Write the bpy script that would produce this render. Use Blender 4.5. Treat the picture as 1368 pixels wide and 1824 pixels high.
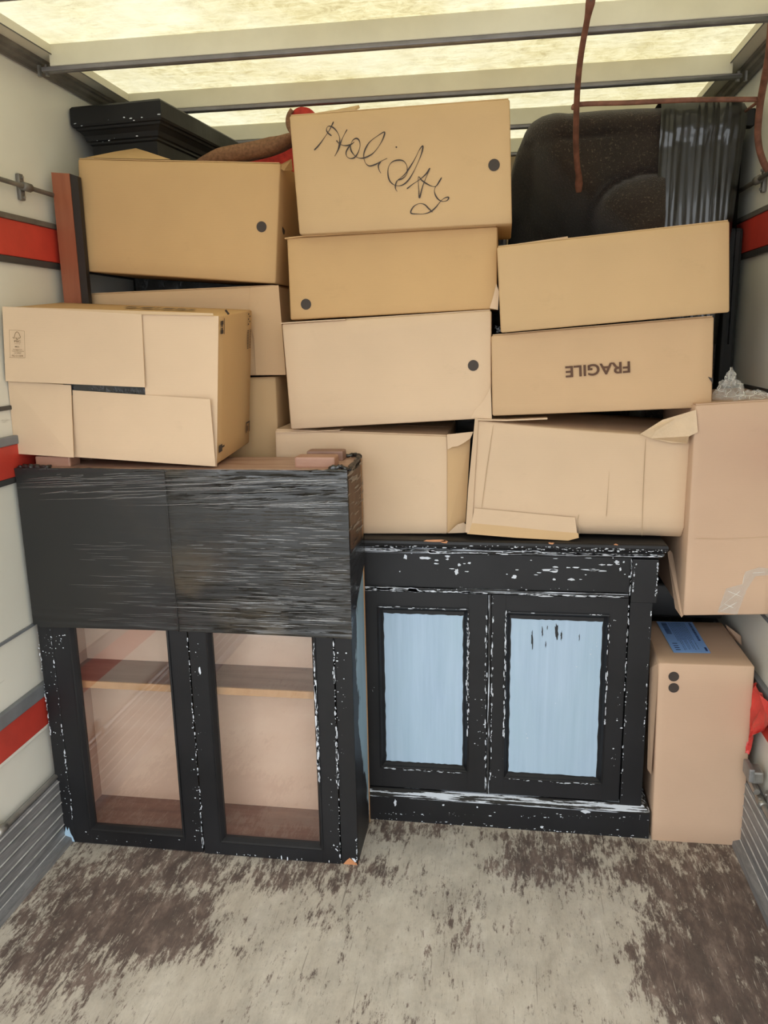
import bpy, bmesh, math, random
from mathutils import Vector, Matrix, noise

random.seed(7)
for o in list(bpy.data.objects):
    bpy.data.objects.remove(o)
S = bpy.context.scene
COL = S.collection

# ------------------------------------------------------------------ camera
H = 1.45
FPX = 1423.16
yaw, pit, rol = [math.radians(a) for a in (8.6536, 12.5644, -1.0736)]
fw = Vector((-math.sin(yaw) * math.cos(pit), math.cos(yaw) * math.cos(pit), -math.sin(pit)))
r0 = Vector((math.cos(yaw), math.sin(yaw), 0))
u0 = r0.cross(fw)
RT = r0 * math.cos(rol) + u0 * math.sin(rol)
UP = -r0 * math.sin(rol) + u0 * math.cos(rol)
CAM = Vector((0, 0, H))
cd = bpy.data.cameras.new('camera')
cam = bpy.data.objects.new('camera', cd)
COL.objects.link(cam)
M = Matrix((RT, UP, -fw)).transposed().to_4x4()
M.translation = CAM
cam.matrix_world = M
cd.sensor_fit = 'VERTICAL'
cd.sensor_height = 24.0
cd.lens = FPX / 1824 * 24.0
cd.clip_start = 0.01
S.camera = cam

# ------------------------------------------------------------------ sky and exposure
w = bpy.data.worlds.new('overcast_sky')
S.world = w
w.use_nodes = True
bg = w.node_tree.nodes['Background']
bg.inputs[0].default_value = (0.93, 0.97, 1.0, 1)
bg.inputs[1].default_value = 1.0
S.view_settings.view_transform = 'Standard'
S.view_settings.look = 'None'
S.view_settings.gamma = 1
S.view_settings.use_curve_mapping = False
S.view_settings.exposure = 1.74


# ------------------------------------------------------------------ pixel -> point on a plane
def ray(x, y):
    return RT * ((x - 684) / FPX) + UP * (-(y - 912) / FPX) + fw


def PY(x, y, Y):
    d = ray(x, y)
    return CAM + d * (Y / d.y)


def PZ(x, y, Z):
    d = ray(x, y)
    return CAM + d * ((Z - H) / d.z)


def PX(x, y, X):
    d = ray(x, y)
    return CAM + d * (X / d.x)


# ------------------------------------------------------------------ materials
def nt(name):
    m = bpy.data.materials.new(name)
    m.use_nodes = True
    t = m.node_tree
    b = t.nodes['Principled BSDF']
    return m, t, b


class N:
    """small node helper"""
    def __init__(s, t):
        s.t = t

    def add(s, typ, **kw):
        n = s.t.nodes.new(typ)
        for k, v in kw.items():
            setattr(n, k, v)
        return n

    def link(s, a, b):
        s.t.links.new(a, b)

    def coord(s, scale=(1, 1, 1), rot=(0, 0, 0), loc=(0, 0, 0)):
        c = s.add('ShaderNodeTexCoord')
        m = s.add('ShaderNodeMapping')
        m.inputs['Scale'].default_value = scale
        m.inputs['Rotation'].default_value = rot
        m.inputs['Location'].default_value = loc
        s.link(c.outputs['Object'], m.inputs['Vector'])
        return m.outputs[0]

    def noise(s, vec, scale=1, detail=4, rough=0.55, dist=0):
        n = s.add('ShaderNodeTexNoise')
        n.inputs['Scale'].default_value = scale
        n.inputs['Detail'].default_value = detail
        n.inputs['Roughness'].default_value = rough
        n.inputs['Distortion'].default_value = dist
        s.link(vec, n.inputs['Vector'])
        return n.outputs[0]

    def ramp(s, fac, stops, interp='LINEAR'):
        n = s.add('ShaderNodeValToRGB')
        n.color_ramp.interpolation = interp
        e = n.color_ramp.elements
        while len(e) < len(stops):
            e.new(0.5)
        for i, (p, c) in enumerate(stops):
            e[i].position = p
            if not isinstance(c, tuple):
                c = (c, c, c)
            e[i].color = (*c[:3], 1)
        s.link(fac, n.inputs[0])
        return n.outputs[0]

    def mix(s, fac, a, b, mode='MIX'):
        n = s.add('ShaderNodeMix', data_type='RGBA', blend_type=mode)
        for v, i in ((fac, 0), (a, 6), (b, 7)):
            if isinstance(v, (int, float)):
                n.inputs[i].default_value = v
            elif isinstance(v, tuple):
                n.inputs[i].default_value = (*v[:3], 1)
            else:
                s.link(v, n.inputs[i])
        return n.outputs[2]

    def math(s, op, a, b=0.0, clamp=False):
        n = s.add('ShaderNodeMath', operation=op, use_clamp=clamp)
        for v, i in ((a, 0), (b, 1)):
            if isinstance(v, (int, float)):
                n.inputs[i].default_value = v
            else:
                s.link(v, n.inputs[i])
        return n.outputs[0]

    def bump(s, h, b, strength=0.3, dist=0.01):
        n = s.add('ShaderNodeBump')
        n.inputs['Strength'].default_value = strength
        n.inputs['Distance'].default_value = dist
        s.link(h, n.inputs['Height'])
        s.link(n.outputs[0], b.inputs['Normal'])


def plain(name, col, rough=0.6, metal=0.0, var=0.12, scale=12, bump=0.0, spec=0.5):
    m, t, b = nt(name)
    n = N(t)
    f = n.noise(n.coord(), scale, 5)
    lo = tuple(max(0, c * (1 - var)) for c in col)
    hi = tuple(min(1, c * (1 + var)) for c in col)
    n.link(n.ramp(f, [(0.3, lo), (0.7, hi)]), b.inputs['Base Color'])
    b.inputs['Roughness'].default_value = rough
    b.inputs['Metallic'].default_value = metal
    b.inputs['Specular IOR Level'].default_value = spec
    if bump:
        n.bump(n.noise(n.coord(), scale * 4, 4), b, bump, 0.004)
    return m


def kraft(name, col):
    m, t, b = nt(name)
    n = N(t)
    big = n.noise(n.coord(), 3.0, 3)
    fine = n.noise(n.coord((1, 1, 7)), 90, 3)
    dirt = n.noise(n.coord((1, 1, 1.5)), 9, 6, 0.7)
    c = n.ramp(big, [(0.3, tuple(v * 0.94 for v in col)), (0.7, tuple(min(1, v * 1.05) for v in col))])
    c = n.mix(n.math('MULTIPLY', fine, 0.10), c, tuple(v * 0.6 for v in col))
    c = n.mix(n.math('MULTIPLY', n.ramp(dirt, [(0.62, 0.0), (0.8, 1.0)]), 0.18), c, tuple(v * 0.55 for v in col))
    n.link(c, b.inputs['Base Color'])
    b.inputs['Roughness'].default_value = 0.72
    b.inputs['Specular IOR Level'].default_value = 0.3
    # faint corrugation flutes plus paper grain
    wv = n.add('ShaderNodeTexWave', wave_type='BANDS', bands_direction='Z')
    wv.inputs['Scale'].default_value = 60
    wv.inputs['Distortion'].default_value = 0.4
    n.link(n.coord(), wv.inputs['Vector'])
    h = n.math('ADD', n.math('MULTIPLY', wv.outputs['Fac'], 0.03), n.math('MULTIPLY', big, 1.4))
    n.bump(h, b, 0.35, 0.004)
    return m


KR = kraft('kraft_card', (0.60, 0.405, 0.215))
KR2 = kraft('kraft_card_golden', (0.58, 0.37, 0.175))
KR3 = kraft('kraft_card_pale', (0.66, 0.485, 0.325))
KF = kraft('kraft_card_tan', (0.60, 0.405, 0.235))
KP = kraft('kraft_card_pinkish', (0.61, 0.42, 0.29))
INK = plain('brown_black_ink', (0.048, 0.035, 0.028), 0.7)
PEN = plain('pen_ink', (0.045, 0.028, 0.02), 0.6)
BROWNINK = plain('brown_print', (0.10, 0.045, 0.022), 0.7)
CORE = plain('card_edge', (0.52, 0.37, 0.22), 0.8)


def paint_black(name='chipped_black_paint'):
    m, t, b = nt(name)
    n = N(t)
    sp = n.noise(n.coord(), 60, 5, 0.75)
    big = n.noise(n.coord(), 6, 3)
    msk = n.math('MULTIPLY', n.ramp(sp, [(0.735, 0.0), (0.745, 1.0)]), n.ramp(big, [(0.45, 0.0), (0.55, 1.0)]))
    c = n.ramp(n.noise(n.coord(), 5, 4), [(0.3, (0.0075, 0.0075, 0.0085)), (0.75, (0.014, 0.014, 0.016))])
    n.link(n.mix(msk, c, (0.55, 0.6, 0.65)), b.inputs['Base Color'])
    n.link(n.ramp(big, [(0.3, 0.42), (0.7, 0.58)]), b.inputs['Roughness'])
    b.inputs['Specular IOR Level'].default_value = 0.35
    n.bump(n.noise(n.coord((1, 1, 0.12)), 70, 4), b, 0.12, 0.003)
    return m


BLK = paint_black()


def worn_trim(name, stretch, thr):
    """black paint rubbed through to the pale undercoat in long streaks"""
    m, t, b = nt(name)
    n = N(t)
    f = n.noise(n.coord(stretch), 1, 6, 0.68)
    msk = n.ramp(f, [(thr, 0.0), (thr + 0.02, 1.0)])
    n.link(n.mix(msk, (0.012, 0.012, 0.013), (0.60, 0.65, 0.72)), b.inputs['Base Color'])
    b.inputs['Roughness'].default_value = 0.5
    return m


WORNH = worn_trim('worn_trim_horizontal', (4, 60, 260), 0.55)
WORNH2 = worn_trim('worn_trim_horizontal_light', (5, 70, 120), 0.52)
WORNV = worn_trim('worn_trim_vertical', (260, 60, 6), 0.56)
CHIP = plain('pale_undercoat', (0.62, 0.66, 0.72), 0.6)


def blue_panel():
    m, t, b = nt('pale_blue_paint')
    n = N(t)
    st = n.noise(n.coord((60, 60, 3)), 1, 5, 0.6)
    bigf = n.noise(n.coord((3, 3, 1.5)), 2, 3)
    c = n.ramp(st, [(0.3, (0.34, 0.46, 0.60)), (0.7, (0.42, 0.545, 0.69))])
    c = n.mix(n.ramp(bigf, [(0.35, 0.0), (0.7, 0.45)]), c, (0.36, 0.51, 0.60))
    sm = n.noise(n.coord((70, 70, 14)), 1, 5, 0.6)
    c = n.mix(n.ramp(sm, [(0.76, 0.0), (0.78, 0.8)]), c, (0.75, 0.80, 0.86))
    n.link(c, b.inputs['Base Color'])
    b.inputs['Roughness'].default_value = 0.55
    n.bump(st, b, 0.25, 0.002)
    return m


BLUE = blue_panel()


def side_peel():
    """cabinet side: black paint peeling to blue, ragged edge; object y runs to the back"""
    m, t, b = nt('black_paint_peeling_to_blue')
    n = N(t)
    c = n.add('ShaderNodeTexCoord')
    sx = n.add('ShaderNodeSeparateXYZ')
    n.link(c.outputs['Object'], sx.inputs[0])
    rag = n.noise(n.coord((20, 20, 8)), 1, 5, 0.6)
    low = n.math('MULTIPLY', n.math('SUBTRACT', 0.36, sx.outputs[2], True), 0.42)
    v = n.math('SUBTRACT', n.math('ADD', sx.outputs[1], n.math('MULTIPLY', n.math('SUBTRACT', rag, 0.5), 0.16)), low)
    msk = n.ramp(n.math('ADD', v, 0.5), [(0.455, 0.0), (0.46, 1.0)])
    blu = n.ramp(n.noise(n.coord((30, 30, 3)), 1, 3), [(0.3, (0.24, 0.37, 0.45)), (0.7, (0.33, 0.46, 0.55))])
    wood = n.ramp(n.noise(n.coord((30, 30, 3)), 1, 3), [(0.3, (0.24, 0.15, 0.10)), (0.7, (0.31, 0.20, 0.135))])
    zt = n.ramp(n.math('SUBTRACT', sx.outputs[2], 0.35), [(0.52, 0.0), (0.53, 1.0)])
    col = n.mix(msk, (0.013, 0.013, 0.015), blu)
    n.link(n.mix(zt, col, wood), b.inputs['Base Color'])
    b.inputs['Roughness'].default_value = 0.5
    return m


PEEL = side_peel()


def wood(name, a, c2, stretch=(30, 3, 30), rough=0.5, bumpy=0.15):
    m, t, b = nt(name)
    n = N(t)
    f = n.noise(n.coord(stretch), 1, 6, 0.6, 0.4)
    g = n.noise(n.coord(), 4, 3)
    c = n.ramp(f, [(0.3, a), (0.7, c2)])
    c = n.mix(n.math('MULTIPLY', g, 0.35), c, tuple(v * 0.7 for v in a))
    n.link(c, b.inputs['Base Color'])
    b.inputs['Roughness'].default_value = rough
    n.bump(f, b, bumpy, 0.003)
    return m


MAHOG = wood('mahogany', (0.25, 0.07, 0.032), (0.36, 0.115, 0.055), (40, 40, 3), 0.35)
DARKW = wood('dark_stained_shelf', (0.20, 0.095, 0.07), (0.32, 0.17, 0.125), (4, 30, 30), 0.5)
PEACH = wood('plywood_back', (0.84, 0.57, 0.405), (0.90, 0.65, 0.48), (3, 3, 12), 0.6, 0.03)
INSIDE = wood('stained_inside', (0.46, 0.27, 0.19), (0.56, 0.35, 0.26), (30, 30, 4), 0.5)
EDGEW = wood('raw_wood_edge', (0.50, 0.27, 0.12), (0.62, 0.36, 0.18), (30, 30, 4), 0.6)
ORANGEW = wood('bare_orange_wood', (0.50, 0.20, 0.08), (0.66, 0.32, 0.15), (20, 20, 20), 0.6)
UNDER = wood('worn_underside', (0.30, 0.155, 0.10), (0.56, 0.40, 0.32), (5, 30, 30), 0.45)
BLOCK = wood('foot_block_wood', (0.22, 0.12, 0.085), (0.34, 0.20, 0.15), (5, 30, 30), 0.5)


def film(name, stretch, hi=(0.018, 0.018, 0.020), bs=0.8, split=None, rough=0.16, holes=None, coat=0.35, lo=0.50):
    m, t, b = nt(name)
    n = N(t)
    f = n.noise(n.coord(stretch), 1, 6, 0.72, 0.3)
    f2 = n.noise(n.coord(tuple(s * 0.35 for s in stretch)), 1, 4, 0.6)
    ridge = n.ramp(f, [(lo, 0.0), (lo + 0.10, 0.5), (lo + 0.22, 1.0)])
    h = n.math('ADD', ridge, n.math('MULTIPLY', f2, 0.35))
    b.inputs['Base Color'].default_value = (*hi, 1)
    b.inputs['Roughness'].default_value = rough
    b.inputs['Specular IOR Level'].default_value = 0.5
    b.inputs['Coat Weight'].default_value = coat
    b.inputs['Coat Roughness'].default_value = 0.06
    b.inputs['Coat IOR'].default_value = 2.4
    bp = n.add('ShaderNodeBump')
    bp.inputs['Distance'].default_value = 0.006
    n.link(h, bp.inputs['Height'])
    n.link(bp.outputs[0], b.inputs['Normal'])
    n.link(bp.outputs[0], b.inputs['Coat Normal'])
    bp.inputs['Strength'].default_value = bs
    if split is not None:
        c = n.add('ShaderNodeTexCoord')
        sx = n.add('ShaderNodeSeparateXYZ')
        n.link(c.outputs['Object'], sx.inputs[0])
        k = n.ramp(n.math('ADD', sx.outputs[0], 0.5 - split), [(0.25, 0.04), (0.40, 0.22), (0.495, 0.30), (0.50, 1.0)])
        kz = n.ramp(n.math('SUBTRACT', sx.outputs[2], 0.5), [(0.20, 0.9), (0.40, 0.5), (0.50, 0.45), (0.60, 1.0)])
        k = n.math('MULTIPLY', k, kz)
        n.link(n.math('MULTIPLY', k, bs), bp.inputs['Strength'])
        patch = n.ramp(n.noise(n.coord((3, 3, 4)), 1, 5), [(0.5, 0.0), (0.62, 1.0)])
        patch = n.math('MULTIPLY', patch, k)
        tint = n.mix(patch, tuple(hi), (0.075, 0.056, 0.034))
        n.link(tint, b.inputs['Base Color'])
        area = n.ramp(n.noise(n.coord((4, 4, 9), (0, 0, 0), (2, 0, 5)), 1, 4), [(0.38, 0.35), (0.60, 1.0)])
        glint = n.math('MULTIPLY', n.ramp(f, [(lo - 0.06, 0.22), (lo + 0.08, 1.0)]), area)
        n.link(n.math('MULTIPLY', n.math('MULTIPLY', k, coat), glint), b.inputs['Coat Weight'])
        n.link(n.ramp(k, [(0.1, 0.40), (0.9, rough)]), b.inputs['Roughness'])
    if holes:
        tr = n.add('ShaderNodeBsdfTransparent')
        tr.inputs[0].default_value = (0.75, 0.72, 0.70, 1)
        mx = n.add('ShaderNodeMixShader')
        out = t.nodes['Material Output']
        n.link(b.outputs[0], mx.inputs[1])
        n.link(tr.outputs[0], mx.inputs[2])
        hf = n.ramp(n.noise(n.coord(holes, (-0.75, 0, 0)), 1, 4, 0.6), [(0.40, 0.15), (0.46, 0.9)])
        c = n.add('ShaderNodeTexCoord')
        sx = n.add('ShaderNodeSeparateXYZ')
        n.link(c.outputs['Object'], sx.inputs[0])
        zf = n.ramp(n.math('SUBTRACT', sx.outputs[2], 0.4), [(0.49, 0.0), (0.51, 1.0)])
        n.link(n.math('MULTIPLY', hf, zf), mx.inputs[0])
        n.link(mx.outputs[0], out.inputs[0])
    return m


FILM = film('black_stretch_film', (8, 60, 190), hi=(0.012, 0.012, 0.012), split=-0.03, bs=1.0, coat=1.0, lo=0.55, rough=0.3)
FILMS = film('black_stretch_film_side', (60, 14, 90), holes=(20, 7, 70), bs=0.2, coat=0.1)
FILMV = film('black_stretch_film_vertical', (120, 60, 3.0), hi=(0.010, 0.010, 0.009), bs=0.35, rough=0.32, coat=0.12, lo=0.58)
FILML = film('loose_black_film', (30, 30, 30), hi=(0.01, 0.01, 0.01), bs=0.3, rough=0.3, coat=0.15)


def clear_film():
    m, t, b = nt('clear_plastic_film')
    n = N(t)
    b.inputs['Base Color'].default_value = (0.85, 0.83, 0.78, 1)
    b.inputs['Roughness'].default_value = 0.12
    b.inputs['Specular IOR Level'].default_value = 1.0
    n.bump(n.noise(n.coord(), 60, 5, 0.7), b, 0.9, 0.01)
    tr = n.add('ShaderNodeBsdfTransparent')
    mx = n.add('ShaderNodeMixShader')
    mx.inputs[0].default_value = 0.80
    n.link(b.outputs[0], mx.inputs[1])
    n.link(tr.outputs[0], mx.inputs[2])
    n.link(mx.outputs[0], t.nodes['Material Output'].inputs[0])
    return m


CLEAR = clear_film()


def glass():
    m, t, b = nt('cabinet_glass')
    n = N(t)
    gl = n.add('ShaderNodeBsdfGlossy')
    gl.inputs['Roughness'].default_value = 0.02
    tr = n.add('ShaderNodeBsdfTransparent')
    fr = n.add('ShaderNodeFresnel')
    fr.inputs[0].default_value = 1.85
    ge = n.add('ShaderNodeNewGeometry')
    k = n.math('MULTIPLY', fr.outputs[0], 1.9, True)       # two surfaces of the pane
    k = n.math('MULTIPLY', k, n.math('SUBTRACT', 1.0, ge.outputs['Backfacing']))
    mx = n.add('ShaderNodeMixShader')
    n.link(k, mx.inputs[0])
    n.link(tr.outputs[0], mx.inputs[1])
    n.link(gl.outputs[0], mx.inputs[2])
    n.link(mx.outputs[0], t.nodes['Material Output'].inputs[0])
    return m


GLASS = glass()


def grp_roof():
    m, t, b = nt('translucent_fibreglass_roof')
    n = N(t)
    sw = n.noise(n.coord((1, 1, 1)), 20, 9, 0.8, 0.8)
    streak = n.noise(n.coord((9, 60, 1), (0, 0, 0.5)), 1, 7, 0.75, 0.8)
    streak2 = n.noise(n.coord((3, 0.8, 1)), 1, 6, 0.7, 0.5)
    dots = n.noise(n.coord((26, 80, 1), (0, 0, -0.25)), 1, 5, 0.7)
    big = n.noise(n.coord((1, 1, 1)), 2.2, 5, 0.65)
    c = n.ramp(sw, [(0.35, (0.30, 0.245, 0.115)), (0.52, (0.46, 0.40, 0.225)), (0.68, (0.56, 0.505, 0.325))])
    c = n.mix(n.ramp(streak, [(0.5, 0.0), (0.62, 0.6)]), c, (0.60, 0.55, 0.37))
    c = n.mix(n.ramp(streak2, [(0.45, 0.0), (0.65, 0.55)]), c, (0.38, 0.315, 0.155))
    c = n.mix(n.ramp(dots, [(0.62, 0.0), (0.70, 0.7)]), c, (0.20, 0.15, 0.06))
    c = n.mix(n.ramp(big, [(0.42, 0.0), (0.65, 0.6)]), c, (0.57, 0.54, 0.41))
    tl = n.add('ShaderNodeBsdfTranslucent')
    n.link(c, tl.inputs[0])
    n.link(c, b.inputs['Base Color'])
    b.inputs['Roughness'].default_value = 0.5
    mx = n.add('ShaderNodeMixShader')
    mx.inputs[0].default_value = 0.62
    n.link(b.outputs[0], mx.inputs[1])
    n.link(tl.outputs[0], mx.inputs[2])
    n.link(mx.outputs[0], t.nodes['Material Output'].inputs[0])
    return m


ROOF = grp_roof()


def wall_mat():
    m, t, b = nt('off_white_van_panel')
    n = N(t)
    g = n.noise(n.coord(), 2.5, 4)
    c = n.ramp(g, [(0.3, (0.70, 0.68, 0.60)), (0.7, (0.77, 0.755, 0.675))])
    sc = n.noise(n.coord((40, 3, 26), (0.25, 0, 0)), 1, 6, 0.7)
    c = n.mix(n.ramp(sc, [(0.68, 0.0), (0.76, 0.5)]), c, (0.28, 0.25, 0.2))
    n.link(c, b.inputs['Base Color'])
    b.inputs['Roughness'].default_value = 0.45
    return m


WALL = wall_mat()
ALU = plain('dull_aluminium', (0.30, 0.30, 0.30), 0.45, 0.6, 0.25, 20)
ALUD = plain('dark_rail', (0.17, 0.155, 0.135), 0.45, 0.3, 0.3, 15)
CREAM = plain('cream_crossbar', (0.66, 0.62, 0.50), 0.5, 0, 0.06, 8)
DKSTRIP = plain('dark_strip', (0.06, 0.058, 0.058), 0.4, 0.2, 0.2)
BARSTRIP = plain('bar_strip', (0.20, 0.19, 0.20), 0.4, 0.3, 0.2)
GREYW = plain('grey_rail', (0.20, 0.21, 0.225), 0.5, 0.2, 0.15)
REDP = plain('red_painted_rail', (0.52, 0.045, 0.028), 0.5, 0, 0.2, 6, 0.05)
RUST = plain('rusty_iron', (0.20, 0.085, 0.055), 0.65, 0.2, 0.4, 30, 0.2)
STEEL = plain('worn_steel', (0.35, 0.34, 0.32), 0.4, 0.8, 0.3)
BLACKP = plain('black_plastic', (0.008, 0.008, 0.008), 0.45)
FELT = plain('brown_felt', (0.25, 0.13, 0.07), 0.95, 0, 0.3, 120, 0.6)
REDF = plain('red_upholstery', (0.42, 0.03, 0.02), 0.85, 0, 0.25, 60, 0.4)
TAPE = plain('clear_parcel_tape', (0.60, 0.435, 0.265), 0.35, 0, 0.08, 20, 0.3, 0.5)
REDTAPE = plain('torn_red_strap', (0.62, 0.05, 0.04), 0.45, 0, 0.25, 20, 0.3)


def kick_mat():
    m, t, b = nt('scuffed_grey_kickboard')
    n = N(t)
    g = n.noise(n.coord((20, 5, 60)), 1, 8, 0.75)
    c = n.ramp(g, [(0.3, (0.13, 0.135, 0.14)), (0.5, (0.22, 0.22, 0.225)), (0.72, (0.36, 0.36, 0.36))])
    n.link(c, b.inputs['Base Color'])
    b.inputs['Roughness'].default_value = 0.5
    b.inputs['Metallic'].default_value = 0.25
    return m


KICK = kick_mat()
RIDGE = plain('lit_ridge', (0.50, 0.50, 0.49), 0.5, 0.2, 0.3, 30)  # paler tone paints the light caught on the ridge crests


def tweed():
    m, t, b = nt('dark_brown_tweed')
    n = N(t)
    f = n.noise(n.coord(), 150, 4, 0.8)
    wv = n.noise(n.coord((420, 1, 420)), 1, 1)
    g = n.noise(n.coord(), 7, 3)
    c = n.ramp(g, [(0.3, (0.016, 0.011, 0.008)), (0.7, (0.034, 0.021, 0.015))])
    c = n.mix(n.ramp(f, [(0.56, 0.0), (0.70, 0.9)]), c, (0.17, 0.125, 0.09))
    n.link(c, b.inputs['Base Color'])
    b.inputs['Roughness'].default_value = 0.95
    b.inputs['Sheen Weight'].default_value = 0.2
    n.bump(n.math('ADD', f, wv), b, 0.7, 0.004)
    return m


TWEED = tweed()


def floor_mat():
    m, t, b = nt('worn_plywood_deck')
    n = N(t)
    c = n.add('ShaderNodeTexCoord')
    sx = n.add('ShaderNodeSeparateXYZ')
    n.link(c.outputs['Object'], sx.inputs[0])

    def blob(cx, cy, rx, ry, amp):
        dx = n.math('DIVIDE', n.math('SUBTRACT', sx.outputs[0], cx), rx)
        dy = n.math('DIVIDE', n.math('SUBTRACT', sx.outputs[1], cy), ry)
        d = n.math('ADD', n.math('MULTIPLY', dx, dx), n.math('MULTIPLY', dy, dy))
        return n.math('MULTIPLY', n.math('SUBTRACT', 1.0, d, True), amp)

    terms = [(-1.02, 1.72, 0.34, 0.34, 0.30), (-0.78, 1.62, 0.22, 0.14, 0.20), (-0.60, 1.90, 0.5, 0.13, 0.22),
             (0.60, 1.78, 0.34, 0.60, 0.36), (0.17, 2.04, 0.28, 0.20, 0.27), (-0.30, 2.12, 0.35, 0.08, 0.22),
             (0.40, 1.62, 0.16, 0.16, 0.18), (-1.05, 1.38, 0.35, 0.18, 0.14), (-0.42, 1.74, 0.12, 0.1, 0.10),
             (-0.12, 1.80, 0.14, 0.22, 0.07), (-0.24, 1.42, 0.14, 0.10, 0.08)]
    tot = None
    for a in terms:
        v = blob(*a)
        tot = v if tot is None else n.math('ADD', tot, v)
    gr = n.noise(n.coord((34, 12, 1), (0, 0, -0.10)), 1, 9, 0.78, 0.3)
    gr2 = n.noise(n.coord((150, 38, 1), (0, 0, -0.10)), 1, 6, 0.75)
    med = n.noise(n.coord((5, 4, 1)), 1, 9, 0.72, 0.2)
    fine = n.noise(n.coord((95, 16, 1), (0, 0, -0.12), (5, 0, 0)), 1, 8, 0.85, 0.2)
    v = n.math('ADD', n.math('MULTIPLY', tot, 0.80), n.math('MULTIPLY', gr, 0.95))
    v = n.math('ADD', v, n.math('MULTIPLY', med, 0.50))
    v = n.math('ADD', v, n.math('MULTIPLY', fine, 0.85))
    v = n.math('ADD', v, n.math('MULTIPLY', gr2, 0.30))
    v = n.math('MULTIPLY', v, 0.6)
    dark = n.ramp(v, [(0.835, 0.0), (0.868, 0.5), (0.895, 0.92)])
    v2 = n.math('ADD', v, -0.10)
    light = n.ramp(n.noise(n.coord((11, 4, 1)), 1, 9, 0.75), [(0.25, (0.37, 0.325, 0.265)), (0.5, (0.53, 0.48, 0.40)), (0.75, (0.68, 0.63, 0.545))])
    grey = n.ramp(n.noise(n.coord((5, 5, 1), (0, 0, 0), (3, 1, 0)), 1, 8, 0.75), [(0.45, 0.0), (0.7, 0.55)])
    light = n.mix(grey, light, (0.29, 0.27, 0.235))
    fleck = n.ramp(n.noise(n.coord((110, 24, 1), (0, 0, -0.2), (1, 1, 0)), 1, 6, 0.8), [(0.56, 0.0), (0.66, 0.55)])
    light = n.mix(fleck, light, (0.17, 0.14, 0.115))
    dk = n.ramp(n.noise(n.coord((22, 8, 1)), 1, 8, 0.75), [(0.3, (0.045, 0.032, 0.030)), (0.5, (0.10, 0.066, 0.057)), (0.68, (0.24, 0.175, 0.145))])
    col = n.mix(dark, light, dk)
    # scratches in several directions
    for i, (rz, sc, lo, k) in enumerate([(0.55, (230, 7, 1), 0.68, 0.6), (-0.35, (210, 8, 1), 0.69, 0.55),
                                         (0.12, (260, 9, 1), 0.66, 0.55), (1.1, (200, 8, 1), 0.70, 0.5), (-0.8, (200, 8, 1), 0.71, 0.5)]):
        s1 = n.noise(n.coord(sc, (0, 0, rz), (i * 3.1, i * 1.7, 0)), 1, 3, 0.5)
        col = n.mix(n.ramp(s1, [(lo, 0.0), (lo + 0.04, k)]), col, (0.55, 0.50, 0.43))
    s2 = n.noise(n.coord((180, 5, 1), (0, 0, 0.3), (7, 2, 0)), 1, 3, 0.5)
    col = n.mix(n.ramp(s2, [(0.67, 0.0), (0.72, 0.55)]), col, (0.12, 0.095, 0.08))
    sp = n.noise(n.coord((30, 18, 1), (0, 0, 0), (2, 5, 0)), 1, 6, 0.6)
    col = n.mix(n.ramp(sp, [(0.69, 0.0), (0.72, 0.5)]), col, (0.20, 0.15, 0.12))
    n.link(col, b.inputs['Base Color'])
    b.inputs['Roughness'].default_value = 0.62
    b.inputs['Specular IOR Level'].default_value = 0.35
    n.bump(n.math('ADD', gr, gr2), b, 0.3, 0.003)
    return m


FLOOR = floor_mat()


# ------------------------------------------------------------------ geometry helpers
def wloc(o):
    v = Vector((0, 0, 0))
    while o is not None:
        v += o.location
        o = o.parent
    return v


def mesh(name, verts, faces, mat, parent=None, smooth=False, props=None):
    off = wloc(parent) if parent else Vector((0, 0, 0))
    me = bpy.data.meshes.new(name)
    me.from_pydata([tuple(Vector(v) - off) for v in verts], [], faces)
    me.materials.append(mat)
    bm = bmesh.new()
    bm.from_mesh(me)
    bmesh.ops.recalc_face_normals(bm, faces=bm.faces)
    bm.to_mesh(me)
    bm.free()
    if smooth:
        me.polygons.foreach_set('use_smooth', [True] * len(me.polygons))
    o = bpy.data.objects.new(name, me)
    COL.objects.link(o)
    if parent:
        o.parent = parent
    for k, v in (props or {}).items():
        o[k] = v
    return o


def structure(name, *a, **k):
    o = mesh(name, *a, **k)
    o['kind'] = 'structure'
    return o


def thing(name, label, cat, loc, group=None):
    o = bpy.data.objects.new(name, None)
    COL.objects.link(o)
    o.empty_display_size = 0.05
    o.location = loc
    o['label'] = label
    o['category'] = cat
    o['kind'] = 'thing'
    if group:
        o['group'] = group
    return o


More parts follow.
